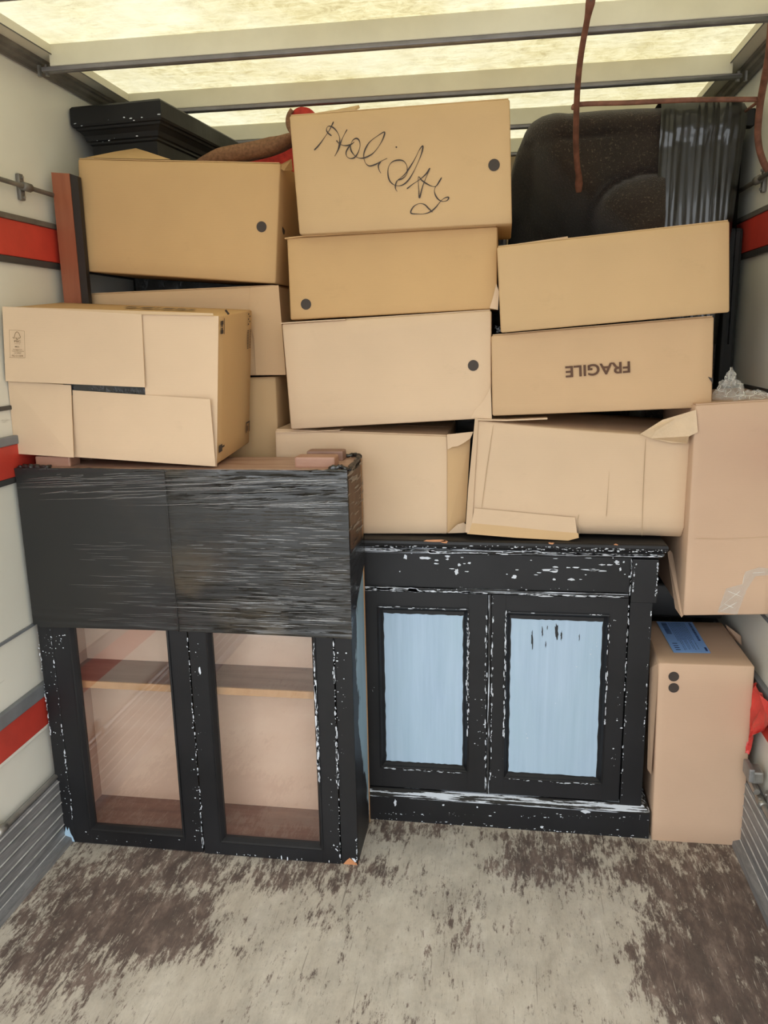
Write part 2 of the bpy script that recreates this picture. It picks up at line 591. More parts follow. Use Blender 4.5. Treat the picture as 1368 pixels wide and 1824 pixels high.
class MB:
    """collects pieces of one mesh"""
    def __init__(s):
        s.v, s.f = [], []

    def add(s, v, f):
        k = len(s.v)
        s.v += [Vector(p) for p in v]
        s.f += [tuple(i + k for i in q) for q in f]
        return s

    def box(s, x0, x1, y0, y1, z0, z1, b=0.0):
        bm = bmesh.new()
        bmesh.ops.create_cube(bm, size=1)
        for v in bm.verts:
            v.co = Vector(((x0 + x1) / 2 + v.co.x * (x1 - x0), (y0 + y1) / 2 + v.co.y * (y1 - y0), (z0 + z1) / 2 + v.co.z * (z1 - z0)))
        if b:
            bmesh.ops.bevel(bm, geom=bm.edges[:], offset=b, segments=2, profile=0.6, affect='EDGES')
        bm.verts.index_update()
        s.add([v.co.copy() for v in bm.verts], [[v.index for v in f.verts] for f in bm.faces])
        bm.free()
        return s

    def tube(s, pts, r, n=10, flat=None):
        """swept tube; r number or list; flat: per point squash of the second axis"""
        pts = [Vector(p) for p in pts]
        rings = []
        for i, p in enumerate(pts):
            a = pts[max(0, i - 1)]
            c = pts[min(len(pts) - 1, i + 1)]
            d = (c - a).normalized()
            side = d.cross(Vector((0, 1, 0)))
            if side.length < 0.1:
                side = d.cross(Vector((1, 0, 0)))
            side.normalize()
            up = side.cross(d).normalized()
            rr = r[i] if isinstance(r, (list, tuple)) else r
            fl = flat[i] if flat else (1, 1)
            rings.append([p + side * rr * fl[0] * math.cos(2 * math.pi * k / n) + up * rr * fl[1] * math.sin(2 * math.pi * k / n) for k in range(n)])
        v = [q for ring in rings for q in ring]
        f = []
        for i in range(len(pts) - 1):
            for k in range(n):
                f.append((i * n + k, i * n + (k + 1) % n, (i + 1) * n + (k + 1) % n, (i + 1) * n + k))
        f.append(tuple(range(n))[::-1])
        f.append(tuple((len(pts) - 1) * n + k for k in range(n)))
        s.add(v, f)
        return s

    def build(s, name, mat, parent=None, smooth=False, props=None):
        return mesh(name, s.v, s.f, mat, parent, smooth, props)


def smooth_pts(pts, k=6):
    pts = [Vector(p) for p in pts]
    out = []
    for i in range(len(pts) - 1):
        p0, p1, p2, p3 = pts[max(0, i - 1)], pts[i], pts[i + 1], pts[min(len(pts) - 1, i + 2)]
        for j in range(k):
            t = j / k
            out.append(0.5 * ((2 * p1) + (p2 - p0) * t + (2 * p0 - 5 * p1 + 4 * p2 - p3) * t * t + (3 * p1 - p0 - 3 * p2 + p3) * t ** 3))
    out.append(pts[-1])
    return out


def plate_mb(pts, thick, mbx=None, nvec=None):
    """thin plate: polygon of 3-D points thickened away from the viewer (+y unless nvec)"""
    mbx = mbx or MB()
    nvec = Vector(nvec) if nvec else Vector((0, 1, 0))
    n = len(pts)
    a = [Vector(p) for p in pts]
    b = [p + nvec * thick for p in a]
    f = [tuple(range(n)), tuple(range(2 * n - 1, n - 1, -1))]
    for i in range(n):
        f.append((i, (i + 1) % n, n + (i + 1) % n, n + i))
    mbx.add(a + b, f)
    return mbx


def sweep(path, prof, closed_top=True):
    """moulding: path = open plan polyline (x,y); outward is to the right of travel; prof = [(out, z)...]"""
    n = len(path)
    P2 = [Vector((p[0], p[1], 0)) for p in path]
    offs = []
    for i in range(n):
        ns = []
        for a, b in ((i - 1, i), (i, i + 1)):
            if a >= 0 and b < n:
                d = (P2[b] - P2[a]).normalized()
                ns.append(Vector((d.y, -d.x, 0)))
        if len(ns) == 2:
            m = (ns[0] + ns[1])
            m = m / max(0.2, m.dot(ns[0]))
        else:
            m = ns[0]
        offs.append(m)
    v, f = [], []
    for o_, z in prof:
        for i in range(n):
            q = P2[i] + offs[i] * o_
            v.append((q.x, q.y, z))
    for j in range(len(prof) - 1):
        for i in range(n - 1):
            f.append((j * n + i, j * n + i + 1, (j + 1) * n + i + 1, (j + 1) * n + i))
    f.append(tuple(range(n)))
    f.append(tuple((len(prof) - 1) * n + i for i in range(n))[::-1])
    return MB().add(v, f)


def chips(lines, y, jitter, size, aspect, mbx=None, seed=1, horizontal=True):
    """irregular paint chips strewn along lines on a plane of constant y"""
    rnd = random.Random(seed)
    mbx = mbx or MB()
    for (x0, z0, x1, z1, cnt) in lines:
        for _ in range(cnt):
            t = rnd.random()
            cx = x0 + (x1 - x0) * t + rnd.gauss(0, jitter)
            cz = z0 + (z1 - z0) * t + rnd.gauss(0, jitter)
            s = size * (0.35 + rnd.random() ** 2 * 1.6)
            k = rnd.choice((5, 6, 7))
            L, W = s * aspect * (0.5 + rnd.random()), s
            if not horizontal:
                L, W = W, L
            pts = []
            for i in range(k):
                a = 2 * math.pi * i / k + rnd.uniform(-0.25, 0.25)
                q = rnd.uniform(0.55, 1.0)
                pts.append((cx + L * q * math.cos(a), y, cz + W * q * math.sin(a)))
            mbx.add(pts, [tuple(range(k))])
    return mbx


# ------------------------------------------------------------------ the van body
XL, XR = -1.295, 0.715
YB, YF = 0.30, 3.75
ZR = 2.205
structure('floor', *(lambda m: (m.v, m.f))(MB().box(XL - 0.03, XR + 0.03, YB, YF, -0.05, 0.0)), FLOOR)
structure('wall_left', *(lambda m: (m.v, m.f))(MB().box(XL - 0.03, XL, YB, YF, 0.0, 2.26)), WALL)
structure('wall_right', *(lambda m: (m.v, m.f))(MB().box(XR, XR + 0.03, YB, YF, 0.0, 2.26)), WALL)
structure('wall_front', *(lambda m: (m.v, m.f))(MB().box(XL, XR, YF, YF + 0.03, 0.0, 2.26)), plain('bulkhead_panel', (0.36, 0.28, 0.2), 0.6))
g = structure('ceiling', [(XL - 0.03, YB, ZR + 0.02), (XR + 0.03, YB, ZR + 0.02), (XR + 0.03, YF, ZR + 0.02), (XL - 0.03, YF, ZR + 0.02)], [(0, 1, 2, 3)], ROOF)
structure('ground', [(-14, -16, -0.85), (14, -16, -0.85), (14, 10, -0.85), (-14, 10, -0.85)], [(0, 1, 2, 3)], plain('pale_concrete_yard', (0.34, 0.33, 0.31), 0.8, 0, 0.15, 2))

tn = 0


def trim(mbx, mat, smooth=False):
    global tn
    tn += 1
    return structure('trim_%d' % tn, mbx.v, mbx.f, mat, smooth=smooth)


# roof crossbars: cream channel with a dark strip under it, bolts at the ends
for yb in (0.36, 0.82, 1.28, 1.74, 2.205, 2.665, 3.12, 3.575):
    t = trim(MB().box(XL + 0.072, XR - 0.072, yb, yb + 0.06, 2.170, 2.224, 0.003), CREAM)
    s = MB().box(XL + 0.045, XR - 0.045, yb + 0.002, yb + 0.030, 2.159, 2.1705, 0.003).build('strip', BARSTRIP, t)
    s2 = MB().tube([(XL + 0.045, yb + 0.012, 2.163), (XR - 0.045, yb + 0.006, 2.163)], 0.0055, 8).build('bead', ALU, t, True)
    for xx in (XL + 0.030, XL + 0.052, XR - 0.030, XR - 0.052):
        MB().tube([(xx, yb + 0.02, 2.152), (xx, yb + 0.02, 2.18)], 0.006, 6).build('bolt', STEEL, t)
# cant rails along both walls and the cream edge strips above them
for sgn, X in ((1, XL), (-1, XR)):
    prof = [(0.0, 2.172), (0.010, 2.170), (0.014, 2.177), (0.026, 2.181), (0.030, 2.188), (0.038, 2.190), (0.040, 2.203), (0.0, 2.206)]
    v, f = [], []
    for yy in (YB, YF):
        v += [(X + sgn * a, yy, z) for a, z in prof]
    k = len(prof)
    f = [(i, (i + 1) % k, k + (i + 1) % k, k + i) for i in range(k)] + [tuple(range(k)), tuple(range(k, 2 * k))]
    trim(MB().add(v, f), ALUD)
    a, c = sorted((X + sgn * 0.036, X + sgn * 0.079))
    trim(MB().box(a, c, YB, YF, 2.198, 2.2235, 0.002), CREAM)
    a, c = sorted((X + sgn * 0.079, X + sgn * 0.081))
    trim(MB().box(a, c, YB, YF, 2.1972, 2.1995), DKSTRIP)

# wall rails
for sgn, X in ((1, XL), (-1, XR)):
    def strip(z0, z1, d, mat, b=0.003):
        a, c = sorted((X, X + sgn * d))
        return trim(MB().box(a, c, YB, YF, z0, z1, b), mat)
    for (z0, z1, cap0, cap1) in ((1.668, 1.760, 1.650, 1.775), (1.097, 1.182, 1.080, 1.205), (0.374, 0.462, 0.362, 0.500)):
        strip(z0, z1, 0.012, REDP)
        strip(z1, cap1, 0.016, GREYW if cap1 < 1.6 else ALUD)
        strip(cap0, z0, 0.010, DKSTRIP if cap1 > 1.0 else WALL)
    strip(1.272, 1.284, 0.006, DKSTRIP)
    strip(0.672, 0.680, 0.006, GREYW, 0.001)
    # lashing rods with brackets
    for zz, r in ((1.851, 0.0065), (0.213, 0.007)):
        t = trim(MB().tube([(X + sgn * 0.022, YB, zz), (X + sgn * 0.022, YF, zz)], r, 10), ALUD if zz > 1 else STEEL, True)
        for yb in ((0.4, 1.25, 2.10, 2.98) if zz > 1 else (0.3, 0.98, 1.66)) if sgn > 0 else ((0.4, 1.25, 2.50, 3.2) if zz > 1 else (0.4, 1.2, 2.02)):
            a, c = sorted((X, X + sgn * 0.012))
            MB().box(a, c, yb, yb + 0.022, zz - 0.034, zz + 0.034, 0.004).build('bracket', ALUD if zz > 1 else STEEL, t)
            MB().tube([(X + sgn * 0.022, yb - 0.006, zz), (X + sgn * 0.022, yb + 0.030, zz)], 0.0115, 10).build('clamp_ring', ALUD if zz > 1 else STEEL, t, True)
            for dz in (-0.025, 0.025):
                MB().tube([(X + sgn * 0.010, yb + 0.011, zz + dz), (X + sgn * 0.0165, yb + 0.011, zz + dz)], 0.004, 8).build('rivet', STEEL, t)
    # grooved kickboard: each ridge its own depth
    prof = [(0.0, 0.205), (0.026, 0.203), (0.030, 0.196)]
    for z in (0.165, 0.128, 0.092, 0.056):
        prof += [(0.030, z + 0.004), (0.024, z + 0.001), (0.024, z - 0.003), (0.030, z - 0.006)]
    prof += [(0.030, 0.022), (0.050, 0.016), (0.052, 0.0), (0.0, 0.0)]
    v = []
    k = len(prof)
    for yy in (YB, YF):
        v += [(X + sgn * a, yy, z) for a, z in prof]
    f = [(i, (i + 1) % k, k + (i + 1) % k, k + i) for i in range(k)] + [tuple(range(k)), tuple(range(k, 2 * k))]
    bbd = structure('baseboard_left' if sgn > 0 else 'baseboard_right', v, f, KICK)
    for z in (0.197, 0.166, 0.130, 0.094, 0.058, 0.021):
        MB().tube([(X + sgn * 0.0305, YB, z), (X + sgn * 0.0305, YF, z)], 0.0022, 6).build('ridge', RIDGE, bbd)
# ring mark on the right wall near the roof
ring = MB()
for k in range(24):
    a0, a1 = 2 * math.pi * k / 24, 2 * math.pi * (k + 1) / 24
    ring.tube([(XR - 0.003, 2.62 + 0.022 * math.cos(a), 2.085 + 0.017 * math.sin(a)) for a in (a0, a1)], 0.0025, 5)
trim(ring, DKSTRIP)

# ------------------------------------------------------------------ cardboard boxes
SEED = 0


def dy(x, z, seed, amp):
    return amp * (noise.noise(Vector((x * 4.0, z * 4.0, seed * 7.3))) + 0.4 * noise.noise(Vector((x * 13, z * 13, seed * 3.1))))


class Carton:
    def __init__(s, label, px, Y, back, mat, group='cardboard moving boxes stacked in the van', amp=0.0022, Ys=None, cols=None, topflaps=True, name='cardboard_box', crush=None, bodymat=None):
        """px: front face corners TL TR BR BL in photo pixels on the plane y=Y; back: depth vector"""
        global SEED
        SEED += 1
        s.seed, s.amp, s.Y, s.mat = SEED, amp, Y, mat
        Ys = Ys or [Y] * 4
        s.c = [PY(p[0], p[1], yy) for p, yy in zip(px, Ys)]
        s.init(label, back, mat, group, topflaps, name, crush)

    def init(s, label, back, mat, group, topflaps, name, crush):
        TL, TR, BR, BL = s.c
        back = Vector(back)
        s.back = back
        base = (BL + BR) / 2 + back / 2
        base.z = min(BL.z, BR.z)
        s.root = thing(name, label, 'box', base, group)
        e = 0.004
        W = ((TR - TL).length + (BR - BL).length) / 2
        Hh = ((TL - BL).length + (TR - BR).length) / 2
        D = back.length

        def ticks(L, n):
            a = [0, e / L] + [e / L + (1 - 2 * e / L) * i / n for i in range(1, n)] + [1 - e / L, 1]
            return a
        us, vs, ws = ticks(W, 14), ticks(Hh, 9), ticks(D, 6)

        def pos(u, v, wv):
            p = BL.lerp(BR, u).lerp(TL.lerp(TR, u), v) + back * wv
            ex = [min(u, 1 - u) < 1e-6, min(v, 1 - v) < 1e-6, min(wv, 1 - wv) < 1e-6]
            if sum(ex) >= 2:                      # soften the folded edges
                c = BL.lerp(BR, 0.5).lerp(TL.lerp(TR, 0.5), 0.5) + back * 0.5
                k = 0.0016 if sum(ex) == 2 else 0.003
                dx = (TR - TL).normalized() * (1 if u < 0.5 else -1)
                dz = Vector((0, 0, 1)) * (1 if v < 0.5 else -1)
                dyv = back.normalized() * (1 if wv < 0.5 else -1)
                p += (dx * ex[0] + dz * ex[1] + dyv * ex[2]) * k
            f = 1 - wv
            p.y += dy(p.x, p.z, s.seed, s.amp) * f
            sag = math.sin(math.pi * u) * math.sin(math.pi * v)
            p.y += 0.0012 * sag
            if crush:
                p = crush(u, v, wv, p)
            return p
        idx, V = {}, []

        def vid(i, j, k):
            key = (i, j, k)
            if key not in idx:
                idx[key] = len(V)
                V.append(pos(us[i], vs[j], ws[k]))
            return idx[key]
        F = []
        nu, nv, nw = len(us) - 1, len(vs) - 1, len(ws) - 1
        for i in range(nu):
            for j in range(nv):
                F.append((vid(i, j, 0), vid(i + 1, j, 0), vid(i + 1, j + 1, 0), vid(i, j + 1, 0)))
                F.append((vid(i, j, nw), vid(i, j + 1, nw), vid(i + 1, j + 1, nw), vid(i + 1, j, nw)))
        for i in range(nu):
            for k in range(nw):
                F.append((vid(i, 0, k), vid(i, 0, k + 1), vid(i + 1, 0, k + 1), vid(i + 1, 0, k)))
                F.append((vid(i, nv, k), vid(i + 1, nv, k), vid(i + 1, nv, k + 1), vid(i, nv, k + 1)))
        for j in range(nv):
            for k in range(nw):
                F.append((vid(0, j, k), vid(0, j + 1, k), vid(0, j + 1, k + 1), vid(0, j, k + 1)))
                F.append((vid(nu, j, k), vid(nu, j, k + 1), vid(nu, j + 1, k + 1), vid(nu, j + 1, k)))
        s.body = mesh('body', V, F, mat, s.root, True)
        if topflaps:                                   # two closing flaps meeting over the middle of the top
            for a, b in ((0.01, 0.495), (0.505, 0.99)):
                p = [TL + (TR - TL) * 0.006 + back * a, TR - (TR - TL) * 0.006 + back * a, TR - (TR - TL) * 0.006 + back * b, TL + (TR - TL) * 0.006 + back * b]
                plate_mb([q + Vector((0, 0, 0.0005)) for q in p], 0.0022, nvec=(0, 0, 1)).build('top_flap', mat, s.root)

    def on(s, x, y, off=0.0008, Y=None):
        """photo pixel -> point just proud of the front face"""
        TL, TR, BR, BL = s.c
        n = (TR - TL).cross(BL - TL)
        d = ray(x, y)
        t = (TL - CAM).dot(n) / d.dot(n)
        p = CAM + d * t
        p.y += dy(p.x, p.z, s.seed, s.amp) - off
        u = (p.x - BL.x) / (BR.x - BL.x)
        v = (p.z - BL.z) / (TL.z - BL.z)
        return p

    def dot(s, x, y, r=0.0145):
        c = s.on(x, y)
        n = 28
        pts = []
        for k in range(n):
            a = 2 * math.pi * k / n
            pts.append(Vector((c.x + r * math.cos(a), c.y - 0.0004, c.z + r * math.sin(a))))
        plate_mb(pts, 0.0006).build('printed_dot', INK, s.root)

    def lip(s, pts, mat=None, thick=0.003, name='flap_edge', dyy=-0.004, ndepth=0.05):
        """free edge of a flap seen at the top or bottom of the box: pts = upper edge pixels left to right"""
        up = [s.on(x, y) + Vector((0, dyy, 0)) for x, y in pts]
        mbx = MB()
        n = len(up)
        v = []
        for p in up:
            v += [p, p + Vector((0, 0, -thick)), p + Vector((0, ndepth, -thick)), p + Vector((0, ndepth, 0))]
        f = []
        for i in range(n - 1):
            for k in range(4):
                f.append((4 * i + k, 4 * i + (k + 1) % 4, 4 * (i + 1) + (k + 1) % 4, 4 * (i + 1) + k))
        f += [(0, 1, 2, 3), tuple(4 * (n - 1) + k for k in range(4))]
        mbx.add(v, f)
        return mbx.build(name, mat or s.mat, s.root)

    def plate(s, name, px, ys, mat=None, thick=0.003):
        pts = [PY(p[0], p[1], yy) for p, yy in zip(px, ys)]
        return plate_mb(pts, thick).build(name, mat or s.mat, s.root)

    def ribbon(s, strokes, name, mat, wdt=0.0016, kk=5, raw=False, off=0.0012):
        mbx = MB()
        for st in strokes:
            pts = smooth_pts([s.on(x, y, off) for x, y in st], kk) if not raw else [s.on(x, y, off) for x, y in st]
            n = len(pts)
            v = []
            for i, p in enumerate(pts):
                d = pts[min(n - 1, i + 1)] - pts[max(0, i - 1)]
                nn = Vector((-d.z, 0, d.x))
                if nn.length < 1e-9:
                    nn = Vector((0, 0, 1))
                nn.normalize()
                ww = wdt * (0.75 + 0.35 * math.sin(i * 0.35 + st[0][0])) * (0.5 if i in (0, n - 1) else 1)
                v += [p + nn * ww / 2, p - nn * ww / 2]
            f = [(2 * i, 2 * i + 1, 2 * i + 3, 2 * i + 2) for i in range(n - 1)]
            mbx.add(v, f)
        return mbx.build(name, mat, s.root, props={'kind': 'stuff'} if name in ('crease', 'tape_glint') else None)


def text_on(parent, txt, center, width, height, mat, rot, name='printed_text', bold=0.0):
    cu = bpy.data.curves.new(name, 'FONT')
    cu.body = txt
    cu.align_x = 'CENTER'
    cu.align_y = 'CENTER'
    cu.fill_mode = 'FRONT'
    cu.offset = bold
    cu.materials.append(mat)
    tmp = bpy.data.objects.new(name, cu)
    COL.objects.link(tmp)
    dg = bpy.context.evaluated_depsgraph_get()
    me = bpy.data.meshes.new_from_object(tmp.evaluated_get(dg))
    bpy.data.objects.remove(tmp)
    xs = [v.co.x for v in me.vertices]
    ys = [v.co.y for v in me.vertices]
    sx, sy = width / (max(xs) - min(xs)), height / (max(ys) - min(ys))
    cx, cy = (max(xs) + min(xs)) / 2, (max(ys) + min(ys)) / 2
    off = wloc(parent)
    for v in me.vertices:
        q = Vector(((v.co.x - cx) * sx, (v.co.y - cy) * sy, 0))
        v.co = rot @ q + Vector(center) - off
    if not me.materials:
        me.materials.append(mat)
    o = bpy.data.objects.new(name, me)
    COL.objects.link(o)
    o.parent = parent
    return o


FRONT = Matrix.Rotation(math.pi / 2, 3, 'X')

# --- centre column, bottom to top
b1 = Carton('pale box with a torn right corner, bottom of the centre stack on the sideboard',
            [(490, 766), (797, 777), (797, 951), (494, 951)], 2.205, (0, 0.40, 0), KR3, topflaps=True)
b1.plate('torn_strip', [(796, 774), (843, 769), (838, 781), (826, 789), (815, 795), (806, 796), (797, 801)], [2.20] * 7)
b1.plate('folded_side', [(797, 797), (838, 780), (829, 930), (815, 938), (797, 950)], [2.206, 2.235, 2.235, 2.225, 2.206], KR)
b1.plate('bent_corner', [(797, 950), (815, 934), (826, 931), (834, 938), (828, 949)], [2.203, 2.195, 2.20, 2.20, 2.203], KR3)
b1.lip([(492, 769), (545, 768), (606, 765)], KR3, 0.0025, 'flap_edge')

b2 = Carton('pale box with one dot near its right edge, second lowest of the centre stack',
            [(502, 577), (875, 553), (875, 745), (518, 765)], 2.19, (0, 0.40, 0.004), KR3)
b2.dot(843, 651)
b2.lip([(501, 575), (560, 571), (616, 568)], KR3, 0.003)
b2.plate('folded_corner', [(874, 690), (876, 746), (838, 745), (846, 730), (860, 715)], [2.186, 2.184, 2.187, 2.187, 2.187], KR3, 0.002)

b3 = Carton('golden box with a dot at lower left, directly under the Holiday box',
            [(511, 424), (886, 403), (885, 550), (517, 570)], 2.20, (0, 0.39, 0), KR2, amp=0.003)
b3.dot(545, 542)
b3.lip([(508, 424), (540, 420), (580, 418), (625, 414)], KR2, 0.003)
b3.plate('worn_corner', [(884, 505), (889, 520), (887, 552), (872, 549), (878, 530)], [2.197, 2.195, 2.195, 2.197, 2.197], KR3, 0.002)

b4 = Carton('brown box with Holiday handwritten across it, topmost of the centre stack',
            [(515, 206), (908, 176), (912, 398), (533, 418)], 2.17, (0, 0.40, 0.004), KR, amp=0.002)
b4.dot(880, 294)
k4 = 300 / 1368


def hp(l):
    return [(540 + x * k4, 190 + y * k4) for x, y in l]


b4.ribbon([hp([(90, 355), (130, 312), (175, 250), (215, 190), (248, 122)]),
           hp([(232, 238), (200, 212), (190, 185), (205, 160), (235, 165), (265, 190), (288, 228), (298, 270), (292, 320), (278, 365), (256, 404)]),
           hp([(357, 186), (335, 225), (312, 275), (295, 325), (275, 370), (258, 402)]),
           hp([(270, 275), (295, 302), (330, 316), (370, 314), (398, 302), (416, 286)]),
           hp([(398, 300), (372, 328), (350, 368), (355, 405), (385, 422), (420, 412), (448, 370), (462, 320), (455, 275), (432, 258), (402, 275), (386, 315), (388, 350), (402, 378), (430, 408), (470, 420), (520, 408), (575, 372), (625, 305), (652, 250), (660, 206), (600, 240), (540, 288), (505, 345), (492, 400), (505, 455), (538, 482), (590, 468), (640, 440), (682, 420)]),
           hp([(632, 445), (612, 475), (615, 510), (632, 542)]),
           hp([(752, 332), (760, 328), (757, 336)]),
           hp([(845, 520), (842, 480), (815, 442), (770, 435), (722, 450), (692, 495), (690, 560), (708, 610), (745, 638), (790, 642), (835, 618), (880, 560), (930, 460), (962, 380), (973, 320), (945, 350), (905, 430), (865, 495), (830, 545), (790, 580), (762, 605), (750, 640), (752, 670), (765, 690)]),
           hp([(848, 520), (838, 555), (805, 585), (770, 595)]),
           hp([(842, 668), (890, 630), (950, 590), (1000, 545), (1030, 500), (1005, 560), (970, 650), (945, 742), (940, 680), (935, 572), (965, 600), (1010, 630), (1050, 648), (1080, 645), (1105, 610), (1125, 575)]),
           hp([(1078, 645), (1066, 680), (1075, 720), (1100, 755), (1135, 770), (1170, 762), (1182, 738), (1155, 740), (1120, 765), (1080, 815), (1040, 850), (990, 870), (930, 872), (875, 864), (895, 815), (940, 788), (985, 795), (1020, 828), (1052, 858)])],
          'handwriting', PEN, 0.0032, 5)
b4.plate('raised_flap', [(556, 202), (600, 195), (639, 187), (641, 192), (628, 199)], [2.20, 2.3, 2.40, 2.40, 2.24], KR, 0.003)

# --- left stack
b5 = Carton('large golden box with a dot at lower right, beside the top of the reddish board',
            [(138, 283), (499, 291), (491, 505), (147, 483)], 2.27, (0.01, 0.34, 0), KR2, amp=0.003)
b5.dot(466, 404)
mm = []
sc = b5.c[1].lerp(b5.c[2], 0.52) + Vector((0.0012, 0.055, 0))
plate_mb([sc + Vector((0, 0.0135 * math.cos(a * math.pi / 12), 0.0145 * math.sin(a * math.pi / 12))) for a in range(24)], 0.0006, nvec=(1, 0, 0)).build('printed_dot', INK, b5.root)
b5.plate('raised_flap', [(150, 281), (205, 270), (242, 264), (262, 270), (304, 284)], [2.275, 2.36, 2.40, 2.38, 2.275], KR2, 0.003)
b5.plate('raised_flap', [(494, 296), (519, 283), (521, 303), (505, 304)], [2.27, 2.33, 2.33, 2.28], KR2, 0.003)

b6 = Carton('crumpled box with pushed up lid, behind the box with four flaps',
            [(160, 524), (490, 509), (507, 668), (172, 673)], 2.285, (0.012, 0.34, 0), KF, amp=0.006)
b6.plate('folded_corner', [(446, 512), (496, 508), (509, 668), (456, 668), (452, 600), (440, 560)], [2.281, 2.264, 2.268, 2.280, 2.279, 2.280], KF, 0.002)

b7 = Carton('tall brown box standing behind the film wrapped cabinet, only its right edge showing',
            [(172, 680), (491, 675), (494, 805), (172, 830)], 2.29, (0.01, 0.36, 0), KR, topflaps=False)
# stretch its lower edge down to the floor
_zb = b7.root.location.z
_h = (b7.c[0].z + b7.c[1].z) / 2 - _zb
for vtx in b7.body.data.vertices:
    vtx.co.z = _zb + _h - (_h - vtx.co.z) * (_h + _zb) / _h
b7.root.location.z = 0

# --- right stack
b8 = Carton('crushed pale box with taped ear at top right, resting on the black sideboard top',
            [(850, 749), (1230, 779), (1218, 961), (832, 951)], 2.185, (0, 0.36, 0.012), KR3, amp=0.006, topflaps=False,
            crush=lambda u, v, wv, p: p + Vector((0, 0.03 * max(0, 0.10 - v) / 0.10 * (1 - wv), -0.004 * math.sin(math.pi * u) * max(0, v - 0.75) / 0.25 * (1 - 0.5 * wv))))
b8.plate('side_flap', [(846, 745), (852, 746), (840, 948), (829, 949), (834, 870)], [2.175, 2.18, 2.178, 2.17, 2.172], KR3)
b8.plate('taped_ear', [(1140, 773), (1180, 748), (1240, 730), (1243, 770), (1228, 777), (1224, 790), (1195, 789), (1160, 781)], [2.176, 2.165, 2.136, 2.132, 2.136, 2.165, 2.170, 2.174], TAPE)
b8.plate('bottom_fold', [(832, 931), (900, 937), (985, 946), (1030, 950), (1031, 958), (1012, 963), (920, 958), (832, 951)], [2.178, 2.178, 2.178, 2.177, 2.175, 2.172, 2.172, 2.174], KR)
b8.lip([(849, 746), (900, 747), (975, 744)], KR3, 0.004, ndepth=0.03)
b8.plate('patch', [(845, 905), (1024, 922), (1028, 950), (840, 932)], [2.179, 2.179, 2.178, 2.178], KR3, 0.001)
b8.ribbon([[(879, 756), (868, 830), (858, 905)], [(1150, 782), (1146, 860), (1143, 955)], [(1085, 840), (1082, 890), (1080, 920)], [(1031, 916), (1029, 930), (1033, 942), (1029, 958)]], 'crease', plain('card_crease', (0.42, 0.30, 0.18), 0.8), 0.0016, 5, off=0.0035)

b9 = Carton('brown box printed FRAGILE upside down, second from the top of the right stack',
            [(875, 598), (1272, 564), (1268, 726), (877, 741)], 2.18, (0, 0.40, 0), KF, amp=0.0025)
rotF = Matrix.Rotation(math.radians(-4.0), 3, 'Y') @ Matrix.Rotation(math.pi, 3, 'Y') @ FRONT
cF = b9.on(1064, 658, 0.003)
wF = (b9.on(1121, 650) - b9.on(1006, 660)).length
hF = (b9.on(1064, 648.5) - b9.on(1064, 669)).length
text_on(b9.root, 'FRAGILE', cF, wF, hF, BROWNINK, rotF, bold=0.02)
b9.plate('torn_notch', [(1261, 671), (1270, 674), (1270, 684)], [2.176, 2.175, 2.175], INK, 0.001)

b10 = Carton('plain golden box without any marking, topmost of the right stack under the dark sofa',
             [(885, 440), (1300, 393), (1300, 556), (892, 593)], 2.16, (0, 0.40, 0.004), KR, amp=0.0022)
b10.plate('raised_flap', [(888, 439), (1011, 421), (1012, 425), (930, 437)], [2.165, 2.21, 2.21, 2.168], KR3, 0.003)

b11 = Carton('very large pinkish box wedged against the right van wall above the small floor box',
             [(1239, 722), (1403, 712), (1371, 1095), (1217, 1097)], 2.14, (0, 0.42, 0), KP, amp=0.002, topflaps=True)
b11.plate('side_flap', [(1189, 984), (1194, 980), (1208, 1000), (1219, 1094), (1214, 1100), (1203, 1084)], [2.33, 2.33, 2.28, 2.145, 2.145, 2.20], KP, 0.004)
b11.ribbon([[(1240, 959), (1290, 960), (1368, 956)]], 'crease', CORE, 0.0016, 6)
for pl in ([(1278, 1090), (1293, 1048), (1322, 1040), (1327, 1018), (1352, 1010), (1368, 1012), (1368, 1024), (1345, 1026), (1330, 1050), (1318, 1080), (1313, 1094)],):
    pts = [b11.on(x, y, 0.0022) for x, y in pl]
    plate_mb(pts, 0.0006).build('tape', CLEAR, b11.root)
b11.ribbon([[(1280, 1083), (1300, 1066), (1318, 1052)], [(1283, 1088), (1312, 1072)], [(1325, 1022), (1322, 1040)], [(1340, 1020), (1362, 1018)], [(1296, 1052), (1320, 1062)], [(1290, 1075), (1306, 1082)]],
           'tape_glint', plain('painted_tape_glint', (0.8, 0.78, 0.72), 0.15, 0, 0.05, 10, 0, 0.9), 0.0014, 4, off=0.004)  # pale strips paint the glints on the tape

b12 = Carton('small upright box on the floor with a blue label on top and two dots',
             [(1173, 1181), (1345, 1187), (1322, 1508), (1161, 1498)], 2.147, (0, 0.34, 0), KP, amp=0.001, topflaps=False)
b12.dot(1200, 1205, 0.0142)
b12.dot(1200, 1225, 0.0142)
b12.plate('side_flap', [(1157, 1143), (1160, 1140), (1174, 1181), (1160, 1380), (1153, 1370), (1157, 1190)], [2.30, 2.30, 2.149, 2.149, 2.18, 2.20], KP, 0.002)
b12.plate('side_flap', [(1346, 1215), (1346, 1288), (1341, 1290), (1340, 1235)], [2.18, 2.18, 2.16, 2.16], KP, 0.003)
zt = (b12.c[0].z + b12.c[1].z) / 2 + 0.0015
b12.plate('raised_flap', [(1292, 1112), (1300, 1118), (1320, 1133), (1321, 1150), (1300, 1130)], [2.44, 2.42, 2.38, 2.36, 2.42], KP, 0.002)
lq = [PZ(x, y, zt + 0.0012) for x, y in ((1169, 1107), (1233, 1108), (1266, 1163), (1200, 1162))]
LBL = plain('blue_label_paper', (0.27, 0.50, 0.95), 0.45, 0, 0.05)
